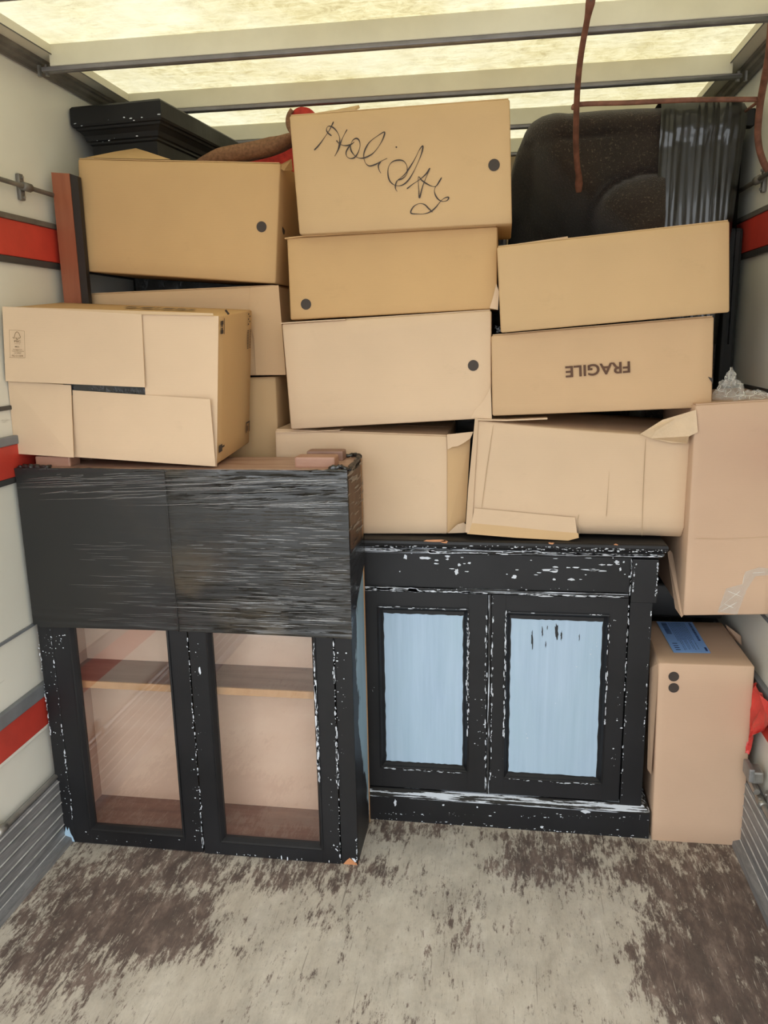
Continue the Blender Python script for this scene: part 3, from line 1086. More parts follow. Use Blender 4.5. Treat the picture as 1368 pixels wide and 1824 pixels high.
LINK = plain('label_print', (0.03, 0.06, 0.22), 0.5)
lab = plate_mb(lq, 0.0006, nvec=(0, 0, -1)).build('shipping_label', LBL, b12.root)


def luv(u, v):
    return lq[0].lerp(lq[1], u).lerp(lq[3].lerp(lq[2], u), v) + Vector((0, 0, 0.0006))


mb = MB()
rl = random.Random(3)


def lrect(u0, u1, v0, v1):
    mb.add([luv(u0, v0), luv(u1, v0), luv(u1, v1), luv(u0, v1)], [(0, 1, 2, 3)])


v = 0.05
while v < 0.42:
    d = rl.choice((0.006, 0.012, 0.018))
    lrect(0.10, 0.245, v, v + d)
    v += d + rl.choice((0.006, 0.010))
for v in (0.72, 0.79, 0.85, 0.91):
    lrect(0.10, 0.23, v, v + 0.022)
for i in range(11):
    u = 0.30 + i * 0.043
    v = 0.05
    while v < (0.9 if i % 3 else 0.62):
        d = rl.uniform(0.02, 0.06)
        lrect(u, u + 0.013, v, v + d)
        v += d + 0.014
v = 0.04
while v < 0.60:
    d = rl.uniform(0.018, 0.05)
    lrect(0.86, 0.925, v, v + d)
    v += d + 0.012
lrect(0.90, 0.96, 0.84, 0.95)
mb.build('printed_text', LINK, lab)

# --- box on its side with interleaved flaps
fb = Carton('large box on its side with four interleaved flaps, on the film wrapped cabinet',
            [(8, 548), (388, 563), (385, 829), (24, 806)], 1.965, (0.004, 0.27, 0.022), KR2, amp=0.0015, topflaps=False)
FM = KR3
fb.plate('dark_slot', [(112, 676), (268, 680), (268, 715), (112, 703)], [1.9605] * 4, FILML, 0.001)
fb.plate('flap', [(250, 559), (389, 563), (386, 831), (374, 829), (374, 712), (259, 704)], [1.950, 1.958, 1.958, 1.957, 1.957, 1.950], FM, 0.003)
fb.plate('flap', [(129, 695), (374, 711), (384, 831), (132, 814)], [1.957, 1.940, 1.943, 1.957], FM, 0.003)
fb.plate('flap', [(14, 678), (126, 686), (131, 815), (26, 808)], [1.958, 1.952, 1.936, 1.955], FM, 0.003)
fb.plate('flap', [(4, 546), (379, 558), (380, 562), (252, 560), (258, 690), (10, 679)], [1.955, 1.955, 1.950, 1.944, 1.938, 1.945], FM, 0.003)
LQ = lambda x, y: PY(x, y, 1.9395) + Vector((0, 0.0, 0))


def rib(strokes, Yp, wdt, name, mat, parent, k=4):
    m_ = MB()
    for st in strokes:
        pts = smooth_pts([PY(x, y, Yp) for x, y in st], k) if len(st) > 2 else [PY(x, y, Yp) for x, y in st]
        n_ = len(pts)
        vv = []
        for i, p in enumerate(pts):
            d = pts[min(n_ - 1, i + 1)] - pts[max(0, i - 1)]
            nn = Vector((-d.z, 0, d.x)).normalized()
            vv += [p + nn * wdt / 2, p - nn * wdt / 2]
        m_.add(vv, [(2 * i, 2 * i + 1, 2 * i + 3, 2 * i + 2) for i in range(n_ - 1)])
    return m_.build(name, mat, parent)


kl = 50 / 1368
fp = lambda l: [(5 + x * kl, 580 + y * kl) for x, y in l]
YL = 1.9405
FINK = plain('fine_brown_print', (0.13, 0.075, 0.03), 0.7)
rib([fp([(300, 215), (700, 225), (1055, 275)]), fp([(310, 225), (340, 900), (360, 1540)]), fp([(1055, 275), (1065, 900), (1085, 1570)]), fp([(310, 1545), (700, 1560), (1085, 1572)])], YL, 0.0006, 'printed_emblem', FINK, fb.root)
rib([fp([(480, 560), (540, 620), (560, 560), (580, 460), (620, 360), (685, 305), (750, 340), (800, 410), (830, 490), (860, 560), (820, 605), (740, 612)]), fp([(610, 590), (660, 615), (700, 600)])], YL, 0.0014, 'printed_emblem', FINK, fb.root)
rib([fp([(655, 665), (740, 668)])], YL, 0.0016, 'printed_emblem', FINK, fb.root)


def ftxt(t_, cx, cy, wpx, hpx):
    c = PY(5 + cx * kl, 580 + cy * kl, YL)
    w_ = wpx * kl / FPX * 2.05
    h_ = hpx * kl / FPX * 2.05
    text_on(fb.root, t_, c, w_, h_, FINK, Matrix.Rotation(math.radians(2.5), 3, 'Y') @ FRONT, bold=0.012)


ftxt('FSC', 715, 770, 340, 95)
ftxt('www.fsc.org', 705, 888, 310, 42)
ftxt('MIX', 700, 1030, 230, 65)
ftxt('Packaging from', 715, 1172, 480, 58)
ftxt('responsible sources', 735, 1252, 630, 55)
ftxt('certified', 715, 1330, 370, 50)
ftxt('FSC C113294', 715, 1470, 590, 80)
# marks printed on the right side and on top of it
TRc, BRc = fb.c[1], fb.c[2]


def sp_(u, v):           # u: depth fraction, v: height fraction from the top
    return TRc.lerp(BRc, v) + fb.back * u + Vector((0.0034, 0, 0))


def srect(m_, u0, u1, v0, v1):
    m_.add([sp_(u0, v0), sp_(u1, v0), sp_(u1, v1), sp_(u0, v1)], [(0, 1, 2, 3)])


m_ = MB()
srect(m_, 0.05, 0.12, 0.035, 0.06); srect(m_, 0.07, 0.10, 0.06, 0.075); srect(m_, 0.05, 0.12, 0.095, 0.12); srect(m_, 0.07, 0.10, 0.08, 0.095)
srect(m_, 0.135, 0.15, 0.02, 0.125)
m_.build('printed_icon', INK, fb.root, props={'kind': 'stuff'})
m_ = MB()
srect(m_, 0.04, 0.13, 0.87, 0.92); srect(m_, 0.13, 0.19, 0.885, 0.898)
srect(m_, 0.84, 0.96, 0.82, 0.83); srect(m_, 0.84, 0.86, 0.83, 0.90); srect(m_, 0.94, 0.96, 0.83, 0.90); srect(m_, 0.88, 0.90, 0.85, 0.89)
for k in range(5):
    srect(m_, 0.84 + 0.04 * (k % 2), 0.87 + 0.04 * (k % 2), 0.02 + 0.018 * k, 0.03 + 0.018 * k)
for k in range(12):
    for a in (0.83, 0.90):
        srect(m_, a, a + 0.035, 0.14 + 0.0115 * k, 0.147 + 0.0115 * k)
m_.build('printed_symbols', INK, fb.root, props={'kind': 'stuff'})
TLc = fb.c[0]
m_ = MB()
for (a, b_) in ((0.46, 0.52), (0.535, 0.60), (0.61, 0.63), (0.645, 0.70), (0.71, 0.76), (0.77, 0.80)):
    q = [TLc.lerp(TRc, a) + fb.back * 0.45, TLc.lerp(TRc, b_) + fb.back * 0.45, TLc.lerp(TRc, b_) + fb.back * 0.57, TLc.lerp(TRc, a) + fb.back * 0.57]
    m_.add([p + Vector((0, 0, 0.004)) for p in q], [(0, 1, 2, 3)])
m_.build('printed_lettering', INK, fb.root)
fb.plate('slot', [(400, 553), (403, 551), (409, 559), (406, 561)], [1.98, 1.98, 2.01, 2.0], INK, 0.0005)

# ------------------------------------------------------------------ display cabinet, stood upside down and film wrapped
dc = thing('display_cabinet', 'black display cabinet with two glass doors, its upper half wrapped in black film', 'cabinet', (-0.83, 2.05, 0))
X0, X1, Y0, Y1, HT = -1.272, -0.387, 1.932, 2.144, 1.118
MB().box(X0, X0 + 0.02, Y0 + 0.02, Y1, 0.0, HT, 0.0015).build('side_panel', INSIDE, dc)
MB().box(X1 - 0.02, X1, Y0 + 0.02, Y1 - 0.012, 0.0, HT, 0.0015).build('side_panel', PEEL, dc, props={'label': 'side with black paint peeled back to pale blue'})
MB().box(X1 - 0.0205, X1 - 0.0195, Y0 + 0.03, Y1 - 0.02, 0.02, HT - 0.02).build('inner_lining', INSIDE, dc)
MB().box(X0 + 0.02, X1 - 0.02, Y1 - 0.012, Y1 - 0.004, 0.0, HT).build('back_panel', PEACH, dc)
MB().box(X1 - 0.02, X1 + 0.001, Y1 - 0.012, Y1 + 0.001, 0.0, HT, 0.001).build('back_batten', EDGEW, dc)
MB().box(X0 + 0.02, X1 - 0.02, Y0 + 0.02, Y1 - 0.012, 0.012, 0.032).build('bottom_board', DARKW, dc)
MB().box(X0, X1, Y0 + 0.004, Y1, HT - 0.018, HT + 0.002, 0.002).build('top_board', UNDER, dc, props={'label': 'worn bare brown underside facing up'})
sh = MB().box(X0 + 0.02, X1 - 0.02, Y0 + 0.045, Y1 - 0.012, 0.478, 0.497, 0.001).build('shelf', DARKW, dc)
MB().box(X0 + 0.02, X1 - 0.02, Y0 + 0.040, Y0 + 0.046, 0.477, 0.498, 0.001).build('shelf_edge', EDGEW, sh)
# face frame
MB().box(X0 - 0.003, -1.233, Y0, Y0 + 0.022, 0.0, HT, 0.002).build('stile', BLK, dc)
MB().box(-0.433, X1 + 0.001, Y0, Y0 + 0.022, 0.0, HT, 0.002).build('stile', BLK, dc)
MB().box(-1.233, -0.433, Y0, Y0 + 0.022, HT - 0.022, HT, 0.001).build('rail', BLK, dc)


def frame_door(name, parent, x0, x1, z0, z1, gx0, gx1, gz0, gz1, y, t=0.024, bead=0.012, bd=0.010):
    """door with an opening and a stepped moulding running round it"""
    d = MB()
    d.box(x0, gx0, y, y + t, z0, z1, 0.0015)
    d.box(gx1, x1, y, y + t, z0, z1, 0.0015)
    d.box(gx0 - 0.001, gx1 + 0.001, y + 0.0002, y + t, z0, gz0, 0.0012)
    d.box(gx0 - 0.001, gx1 + 0.001, y + 0.0002, y + t, gz1, z1, 0.0012)
    dd = d.build(name, BLK, parent)
    # moulding sloping into the opening
    prof = [(0.0, -0.0045), (0.003, -0.0055), (0.006, -0.002), (0.008, 0.002), (bead, bd), (bead, t - 0.004)]
    v, f = [], []
    for o_, dyy in prof:
        for (cx, cz, sx, sz) in ((gx0, gz0, 1, 1), (gx1, gz0, -1, 1), (gx1, gz1, -1, -1), (gx0, gz1, 1, -1)):
            v.append((cx - 0.003 * sx + o_ * sx, y + dyy, cz - 0.003 * sz + o_ * sz))
    for j in range(len(prof) - 1):
        for i in range(4):
            f.append((4 * j + i, 4 * j + (i + 1) % 4, 4 * (j + 1) + (i + 1) % 4, 4 * (j + 1) + i))
    mesh('moulding', v, f, BLK, dd)
    return dd


d1 = frame_door('door', dc, -1.231, -0.8375, 0.004, HT - 0.026, -1.178, -0.892, 0.052, 1.04, Y0 - 0.003)
MB().box(-1.17, -0.90, Y0 + 0.012, Y0 + 0.015, 0.045, 1.05).build('glass_pane', GLASS, d1)
d2 = frame_door('door', dc, -0.8335, -0.4355, 0.002, HT - 0.026, -0.780, -0.486, 0.046, 1.04, Y0 - 0.004)
MB().box(-0.773, -0.494, Y0 + 0.012, Y0 + 0.015, 0.04, 1.05).build('glass_pane', GLASS, d2)
rnd = random.Random(11)
yc = Y0 - 0.0056
m_ = chips([(-1.2325, 0.08, -1.2335, 0.67, 60), (-0.8355, 0.0, -0.8365, 0.66, 75), (-0.434, 0.01, -0.434, 0.67, 80)], yc, 0.0012, 0.0014, 2.6, seed=4, horizontal=False)
m_ = chips([(-1.27, 0.35, -1.273, 0.67, 60), (-0.388, 0.0, -0.388, 0.1, 15), (-0.80, 0.008, -0.44, 0.008, 18)], yc, 0.001, 0.0014, 3.0, m_, 5, False)
m_ = chips([(-1.25, 0.08, -1.25, 0.66, 24), (-0.86, 0.03, -0.81, 0.64, 40), (-0.46, 0.03, -0.41, 0.66, 45), (-1.2, 0.02, -0.9, 0.03, 14), (-1.26, 0.60, -1.20, 0.66, 25)], yc, 0.010, 0.0013, 1.4, m_, 6)
# long streaks at the right door stile
m_ = chips([(-0.4855, 0.30, -0.4865, 0.66, 60), (-0.486, 0.25, -0.486, 0.35, 10)], yc - 0.004, 0.0012, 0.0022, 5.0, m_, 8, False)
m_ = chips([(-0.8365, 0.02, -0.8365, 0.14, 20), (-0.832, 0.15, -0.834, 0.2, 6)], yc, 0.001, 0.0016, 4.0, m_, 9, False)
m_ = chips([(-0.434, 0.24, -0.434, 0.40, 35), (-0.436, 0.55, -0.436, 0.58, 8)], yc, 0.0014, 0.002, 4.0, m_, 10, False)
for pts in ([(-0.447, 0.052), (-0.440, 0.045), (-0.442, 0.043), (-0.449, 0.050)], [(-0.810, 0.575), (-0.806, 0.578), (-0.804, 0.56), (-0.807, 0.555), (-0.811, 0.565)]):
    m_.add([(x, yc, z) for x, z in pts], [tuple(range(len(pts)))])
m_.build('paint_chips', CHIP, dc, props={'kind': 'stuff'})
m_ = MB()
m_.add([(x, Y0 - 0.0008, z) for x, z in ((-1.271, 0.012), (-1.262, 0.040), (-1.259, 0.052), (-1.255, 0.038), (-1.250, 0.050), (-1.246, 0.030), (-1.240, 0.018), (-1.236, 0.003), (-1.252, 0.003), (-1.262, 0.012))], [tuple(range(10))])
m_.build('bare_corner', plain('blue_undercoat', (0.36, 0.52, 0.66), 0.6), dc)
m_ = MB()
m_.add([(x, Y0 - 0.0014, z) for x, z in ((-1.271, 0.0), (-1.272, 0.014), (-1.262, 0.013), (-1.252, 0.004), (-1.25, 0.0))], [tuple(range(5))])
m_.build('bare_corner', ORANGEW, dc)
m_ = MB()
m_.add([(x, Y0 - 0.0014, z) for x, z in ((-0.428, 0.001), (-0.418, 0.014), (-0.409, 0.022), (-0.400, 0.014), (-0.389, 0.006), (-0.388, 0.001))], [tuple(range(6))])
m_.build('bare_corner', ORANGEW, dc)
m_ = MB()
m_.add([(X1 + 0.0014, y, z) for y, z in ((Y0, 0.001), (Y0, 0.012), (Y0 + 0.015, 0.006), (Y0 + 0.02, 0.001))], [tuple(range(4))])
m_.build('bare_corner', ORANGEW, dc)
m_ = MB()
m_.add([(x, Y0 - 0.0018, z) for x, z in ((-0.404, 0.022), (-0.396, 0.022), (-0.390, 0.012), (-0.395, 0.010))], [tuple(range(4))])
m_.build('bare_corner', CHIP, dc)
# feet on the upturned base
for (x, y, l, wd, hh) in ((-0.475, 1.990, 0.105, 0.055, 0.030), (-0.475, 2.105, 0.10, 0.05, 0.028), (-1.19, 1.985, 0.10, 0.055, 0.030), (-1.19, 2.10, 0.10, 0.05, 0.028)):
    MB().box(x - l / 2, x + l / 2, y - wd / 2, y + wd / 2, HT + 0.001, HT + hh, 0.005).build('foot_block', BLOCK if y > 2.05 else wood('foot_block_pink', (0.34, 0.17, 0.11), (0.46, 0.27, 0.19), (5, 30, 30)), dc)

# stretch film: front sheet with real ripples, gathered at the top edge
fx0, fx1 = X0 - 0.008, X1 + 0.004
nx, nz = 90, 110
V, F = [], []
for j in range(nz + 1):
    tv = j / nz
    for i in range(nx + 1):
        tu = i / nx
        x = fx0 + (fx1 - fx0) * tu
        zb = 0.676 + 0.004 * math.sin(tu * 3) + (0.008 if tu < 0.02 else 0)
        ztp = HT + 0.003
        z = zb + (ztp - zb) * tv
        rough = 0.25 if x < -0.855 else 1.0
        top = max(0, (tv - 0.80) / 0.2)
        bot = max(0, (0.16 - tv) / 0.16)
        amp = 0.0006 * rough + 0.0030 * top + 0.0016 * bot
        yy = Y0 - 0.0085 - amp * (noise.noise(Vector((x * 3.5, z * 75, 1.3))) + 0.6 * noise.noise(Vector((x * 9, z * 170, 4.3))))
        yy -= 0.002 if x > -0.855 else 0
        V.append((x, yy, z))
for j in range(nz):
    for i in range(nx):
        a = j * (nx + 1) + i
        F.append((a, a + 1, a + nx + 2, a + nx + 1))
fl = mesh('stretch_film', V, F, FILM, dc, True)
# taut creases pulled along the film, thin raised threads whose paler colour adds to the glints
SHINE = film('glossy_film_crease', (30, 30, 200), hi=(0.07, 0.07, 0.075), bs=0.2, rough=0.12, coat=1.0)
rc2 = random.Random(21)
m_ = MB()


def crease(x, z, L, r, yy):
    n_ = 7
    pts_ = []
    for k in range(n_):
        t_ = k / (n_ - 1)
        xx = min(max(x + L * (t_ - 0.5), fx0 + 0.002), fx1 - 0.002)
        pts_.append(Vector((xx, yy, z + 0.0016 * noise.noise(Vector((xx * 14, z * 50, 3))) + (0.010 * (t_ - 0.5) * (z > 1.03)))))
    m_.tube(pts_, [r * (0.15 + math.sin(math.pi * k / (n_ - 1))) for k in range(n_)], 6)


for _ in range(330):
    zz = 0.70 + 0.40 * rc2.random()
    xx = -0.845 + 0.45 * rc2.random() ** 0.85
    dens = noise.noise(Vector((xx * 5, zz * 7, 1.7)))
    if dens < -0.12 and zz < 1.02:
        continue
    crease(xx, zz, rc2.uniform(0.02, 0.12), rc2.uniform(0.0004, 0.0011), Y0 - 0.0112)
for _ in range(26):
    crease(rc2.uniform(-0.84, -0.42), rc2.choice((1.0, 1.0, 0)) * rc2.uniform(1.03, 1.10) or rc2.uniform(0.69, 0.80), rc2.uniform(0.15, 0.35), rc2.uniform(0.0009, 0.0016), Y0 - 0.0114)
for _ in range(30):
    crease(rc2.uniform(-1.2, -0.9), rc2.uniform(1.04, 1.11), rc2.uniform(0.08, 0.30), rc2.uniform(0.0006, 0.0013), Y0 - 0.0088)
for _ in range(60):
    crease(rc2.uniform(-1.12, -0.88), rc2.uniform(0.69, 0.93), rc2.uniform(0.04, 0.12), rc2.uniform(0.0003, 0.0005), Y0 - 0.0088)
m_.build('film_crease_glint', SHINE, fl, True, props={'kind': 'stuff'})
# the side of the wrap, its lower edge running up to the back
V, F = [], []
for j in range(41):
    for i in range(13):
        tu, tv = i / 12, j / 40
        y = Y0 - 0.008 + (Y1 - Y0 + 0.010) * tu
        zb = 0.676 + 0.15 * tu ** 0.8
        z = zb + (HT + 0.003 - zb) * tv
        V.append((X1 + 0.0035 + 0.0012 * noise.noise(Vector((y * 14, z * 40, 2))), y, z))
for j in range(40):
    for i in range(12):
        a = j * 13 + i
        F.append((a, a + 1, a + 14, a + 13))
mesh('stretch_film_side', V, F, FILMS, dc, True)
V = [(X0 - 0.006, Y0 - 0.008, 0.68), (X0 - 0.006, Y1, 0.78), (X0 - 0.006, Y1, HT), (X0 - 0.006, Y0 - 0.008, HT)]
mesh('stretch_film_side', V, [(0, 1, 2, 3)], FILML, dc)


def ruffle(pts, r, seed, mat=FILML, parent=dc, name='film_gather', flat=0.6):
    pp = smooth_pts(pts, 14)
    m_ = MB().tube(pp, [r * (0.7 + 0.6 * abs(noise.noise(Vector((i * 0.37, seed, 0))))) for i in range(len(pp))], 12)
    m_.v = [p + Vector((noise.noise(p * 120 + Vector((seed, 0, 0))), noise.noise(p * 120 + Vector((0, seed, 0))), noise.noise(p * 150)))* r * 0.55 for p in m_.v]
    return m_.build(name, mat, parent, True)


ruffle([(X0 - 0.004, Y0 - 0.006, HT), (-1.1, Y0 - 0.006, HT + 0.001), (-0.87, Y0 - 0.007, HT - 0.002), (-0.6, Y0 - 0.007, HT - 0.003), (X1 + 0.002, Y0 - 0.006, HT + 0.002)], 0.0045, 1)
ruffle([(X1 - 0.045, Y0 - 0.002, HT + 0.004), (X1 - 0.015, Y0 + 0.002, HT + 0.010), (X1 + 0.003, Y0 + 0.01, HT + 0.004), (X1 + 0.002, Y0 + 0.10, HT + 0.004), (X1 - 0.002, Y1 - 0.02, HT + 0.008), (X1 - 0.02, Y1, HT + 0.008), (X1 - 0.06, Y1 - 0.004, HT + 0.004)], 0.007, 2)
ruffle([(X0 - 0.002, Y0 + 0.004, HT + 0.002), (X0 + 0.03, Y0, HT + 0.006), (X0 + 0.09, Y0 - 0.002, HT + 0.004)], 0.008, 3)
# seam where one turn of film ends
ruffle([(-0.862, Y0 - 0.0115, HT), (-0.860, Y0 - 0.0115, 0.9), (-0.856, Y0 - 0.0115, 0.68)], 0.0012, 4, name='film_seam')

# ------------------------------------------------------------------ sideboard
sb = thing('sideboard', 'chipped black sideboard with two pale blue door panels, standing under the boxes', 'sideboard', (-0.03, 2.38, 0))
SX0, SX1, SY0, SY1 = -0.476, 0.414, 2.172, 2.62
path = [(SX0, SY1), (SX0, SY0), (SX1, SY0), (SX1, SY1)]
# tabletop with a stepped edge moulding
sweep(path[::1], [(0.0, 0.842), (0.006, 0.844), (0.009, 0.852)]).build('top_bead', WORNH, sb)
sweep(path, [(0.009, 0.8522), (0.016, 0.853), (0.018, 0.858), (0.014, 0.862)]).build('top_bead', WORNH, sb)
sweep(path, [(0.014, 0.8622), (0.016, 0.866), (0.024, 0.869), (0.026, 0.876), (0.024, 0.883), (0.018, 0.886)]).build('tabletop', BLK, sb)
MB().box(SX0, SX1, SY0 + 0.017, SY1, 0.02, 0.842).build('carcass', BLK, sb)
MB().box(SX0 + 0.085, 0.348, SY0 - 0.002, SY0 + 0.010, 0.742, 0.842, 0.0015).build('frieze', BLK, sb)
MB().box(SX0 + 0.085, 0.345, SY0 - 0.012, SY0 + 0.004, 0.731, 0.737, 0.002).box(SX0 + 0.085, 0.345, SY0 - 0.009, SY0 + 0.004, 0.737, 0.7415, 0.001).build('frieze_moulding', WORNH, sb)
for a, b_ in ((0.351, SX1 + 0.006), (SX0 - 0.006, -0.411)):
    MB().box(a, b_, SY0 - 0.010, SY0 + 0.02, 0.717, 0.841, 0.002).build('pilaster_block', BLK, sb)
for a, b_ in ((0.351, 0.411), (-0.472, -0.411)):
    MB().box(a, b_, SY0 - 0.005, SY0 + 0.02, 0.09, 0.716, 0.002).build('pilaster', BLK, sb)


def panel_door(x0, x1, gx0, gx1, gz0, gz1):
    d = frame_door('door', sb, x0, x1, 0.104, 0.727, gx0, gx1, gz0, gz1, SY0 - 0.004, 0.022, 0.014, 0.009)
    rr = random.Random(int(x0 * 100))
    # panel field in blue with a ragged painted border over a black panel
    MB().box(gx0 + 0.008, gx1 - 0.008, SY0 + 0.006, SY0 + 0.012, gz0 + 0.008, gz1 - 0.008).build('panel', BLK, d)
    pts = []
    ins = 0.013
    a, b_, c, e = gx0 + ins, gx1 - ins, gz0 + ins, gz1 - ins - 0.008
    n_ = 26
    for i in range(n_):
        pts.append((a + (b_ - a) * i / n_, c + rr.uniform(0, 0.0022)))
    for i in range(n_):
        pts.append((b_ - rr.uniform(0, 0.0025), c + (e - c) * i / n_))
    for i in range(n_):
        pts.append((b_ - (b_ - a) * i / n_, e - rr.uniform(0, 0.0022)))
    for i in range(n_):
        pts.append((a + rr.uniform(0, 0.0025), e - (e - c) * i / n_))
    plate_mb([Vector((x, SY0 + 0.0052, z)) for x, z in pts], 0.0005).build('painted_field', BLUE, d)
    return d


pd1 = panel_door(-0.409, -0.0375, -0.352, -0.094, 0.172, 0.680)
pd2 = panel_door(-0.0275, 0.347, 0.014, 0.295, 0.160, 0.676)
MB().box(-0.0365, -0.0285, SY0 - 0.009, SY0 + 0.01, 0.104, 0.727, 0.0025).build('centre_bead', WORNV, sb)
# black smudges on the right panel
m_ = MB()
rs = random.Random(5)
for (px_, py_, hh, ww) in ((948, 1138, 22, 4), (966, 1126, 12, 3), (991, 1124, 18, 9), (1000, 1132, 12, 4), (972, 1148, 8, 2), (1032, 1136, 9, 2), (975, 1118, 5, 2)):
    n_ = 18
    pts = []
    for k in range(n_):
        a = 2 * math.pi * k / n_
        q = rs.uniform(0.45, 1.0)
        p = PY(px_ + ww * 0.5 * q * math.cos(a), py_ + hh * q * math.sin(a), SY0 + 0.0045)
        pts.append(p)
    m_.add(pts, [tuple(range(n_))])
m_.build('paint_smudges', plain('old_black_smudge', (0.012, 0.012, 0.014), 0.6), pd2, props={'kind': 'stuff'})
# plinth
sweep(path, [(0.0, 0.0), (0.020, 0.0), (0.020, 0.078)]).build('plinth', BLK, sb)
sweep(path, [(0.020, 0.0782), (0.021, 0.083), (0.014, 0.088), (0.006, 0.094), (0.0, 0.098)]).build('plinth_moulding', WORNH2, sb)
ys_ = SY0 - 0.0075


def pxchips(cl, Yp, mbx, seed=3):
    """chips given in photo pixels: x, y, half length, half height"""
    rr = random.Random(seed)
    for (cx, cy, L, W) in cl:
        c = PY(cx, cy, Yp)
        k = 12
        L2, W2 = L / FPX * 2.35, W / FPX * 2.35
        pts = []
        for i in range(k):
            a = 2 * math.pi * i / k
            q = rr.uniform(0.55, 1.05)
            pts.append((c.x + L2 * q * math.cos(a), Yp, c.z + W2 * q * math.sin(a)))
        mbx.add(pts, [tuple(range(k))])
    return mbx


fz = SY0 - 0.0032
m_ = pxchips([(722, 992, 4, 5), (757, 994, 11, 3), (778, 998, 4, 1.5), (777, 1004, 5, 1.5), (797, 991, 5, 2), (797, 996, 3, 2), (813, 1018, 4, 6), (805, 1013, 6, 1.2), (818, 1006, 3, 3), (836, 1003, 4, 2), (827, 1004, 3, 1),
               (823, 993, 3, 1.3), (845, 984, 4, 1.5), (855, 983, 2, 1), (870, 988, 2, 1), (832, 1018, 4, 1), (712, 1018, 1.5, 1.5), (733, 985, 1.5, 2), (782, 981, 3, 1), (916, 1028, 5, 4), (978, 1015, 20, 2.5), (986, 1017, 10, 3.5),
               (990, 1010, 6, 1.6), (960, 1020, 5, 1), (921, 1015, 3, 1), (1012, 1011, 5, 1.3), (1026, 1011, 7, 1.3), (1050, 1015, 18, 1.4), (1056, 1015, 7, 2.6), (1073, 1017, 8, 1.3), (1018, 1032, 7, 2.6), (1034, 1032, 3, 1),
               (987, 1032, 3, 2), (955, 1024, 4, 1), (1072, 1006, 6, 1.5), (1086, 1006, 6, 1.5), (1099, 1001, 5, 3), (1100, 1005, 4, 1.2), (1105, 1014, 2, 4), (1111, 1001, 2, 2), (1048, 994, 7, 0.8), (1092, 993, 1, 3), (989, 995, 5, 0.8),
               (989, 986, 2, 1.5), (946, 998, 2, 1), (903, 1023, 2, 1), (1121, 1027, 2, 2), (1043, 1024, 2, 1), (1113, 1023, 1.5, 1)], fz, MB())
m_ = chips([(0.348, 0.742, 0.348, 0.842, 40), (0.347, 0.45, 0.347, 0.72, 30)], SY0 - 0.011, 0.0008, 0.0012, 4, m_, 20, False)
m_ = chips([(0.4165, 0.73, 0.418, 0.84, 22), (0.356, 0.75, 0.358, 0.83, 16)], SY0 - 0.0105, 0.0016, 0.0016, 2, m_, 21, False)
m_ = chips([(0.407, 0.30, 0.407, 0.70, 24), (0.353, 0.12, 0.353, 0.45, 26)], ys_ + 0.002, 0.0016, 0.0014, 2.2, m_, 22, False)
m_ = chips([(-0.041, 0.12, -0.041, 0.70, 50), (-0.024, 0.15, -0.024, 0.72, 70)], ys_ + 0.0022, 0.0016, 0.0015, 4, m_, 23, False)
m_ = chips([(0.0125, 0.30, 0.0125, 0.68, 70), (0.296, 0.35, 0.297, 0.66, 30), (-0.093, 0.30, -0.092, 0.68, 60), (-0.094, 0.45, -0.094, 0.66, 30)], SY0 - 0.010, 0.0014, 0.0015, 5, m_, 24, False)
m_ = chips([(0.02, 0.158, 0.29, 0.158, 26), (-0.35, 0.170, -0.10, 0.168, 34), (-0.35, 0.682, -0.1, 0.681, 26), (0.02, 0.679, 0.29, 0.679, 8)], SY0 - 0.010, 0.0012, 0.0012, 6, m_, 25)
m_ = chips([(-0.37, 0.02, 0.43, 0.07, 60), (-0.37, 0.003, 0.43, 0.004, 90), (-0.37, 0.74, 0.34, 0.76, 20), (-0.37, 0.42, -0.37, 0.44, 3)], SY0 - 0.0208, 0.004, 0.0012, 1.8, m_, 26)
m_ = chips([(-0.04, 0.13, 0.34, 0.70, 25), (-0.07, 0.2, -0.05, 0.40, 14), (0.32, 0.2, 0.34, 0.5, 16)], SY0 - 0.0046, 0.008, 0.0013, 1.5, m_, 27)
m_ = chips([(-0.37, 0.868, 0.44, 0.868, 90), (-0.1, 0.875, 0.44, 0.872, 60)], SY0 - 0.0268, 0.0012, 0.0011, 3.0, m_, 28)
m_ = chips([(-0.385, 0.734, -0.20, 0.734, 60), (-0.385, 0.739, -0.24, 0.739, 50), (-0.20, 0.733, -0.05, 0.734, 26), (0.05, 0.734, 0.34, 0.734, 40)], SY0 - 0.0127, 0.0012, 0.0019, 7.0, m_, 29)
m_ = chips([(0.15, 0.855, 0.43, 0.854, 90), (0.0, 0.858, 0.2, 0.856, 40), (-0.385, 0.855, -0.20, 0.855, 50), (-0.2, 0.852, 0.02, 0.852, 22)], SY0 - 0.0187, 0.0012, 0.0017, 8.0, m_, 30)
m_ = pxchips([(704, 1430, 3, 9), (770, 1421, 3, 2), (790, 1434, 3, 2), (1043, 1446, 9, 4), (850, 1438, 2, 2), (965, 1473, 4, 3), (1100, 1478, 3, 1)], SY0 - 0.0212, m_, 8)
m_.build('paint_chips', CHIP, sb, props={'kind': 'stuff'})
m_ = pxchips([(775, 963, 24, 2.6), (792, 965, 8, 3.2), (982, 968, 6, 2), (1097, 970, 4, 1.6)], SY0 - 0.0272, MB(), 12)
m_.build('bare_wood_patch', ORANGEW, sb, props={'kind': 'stuff'})

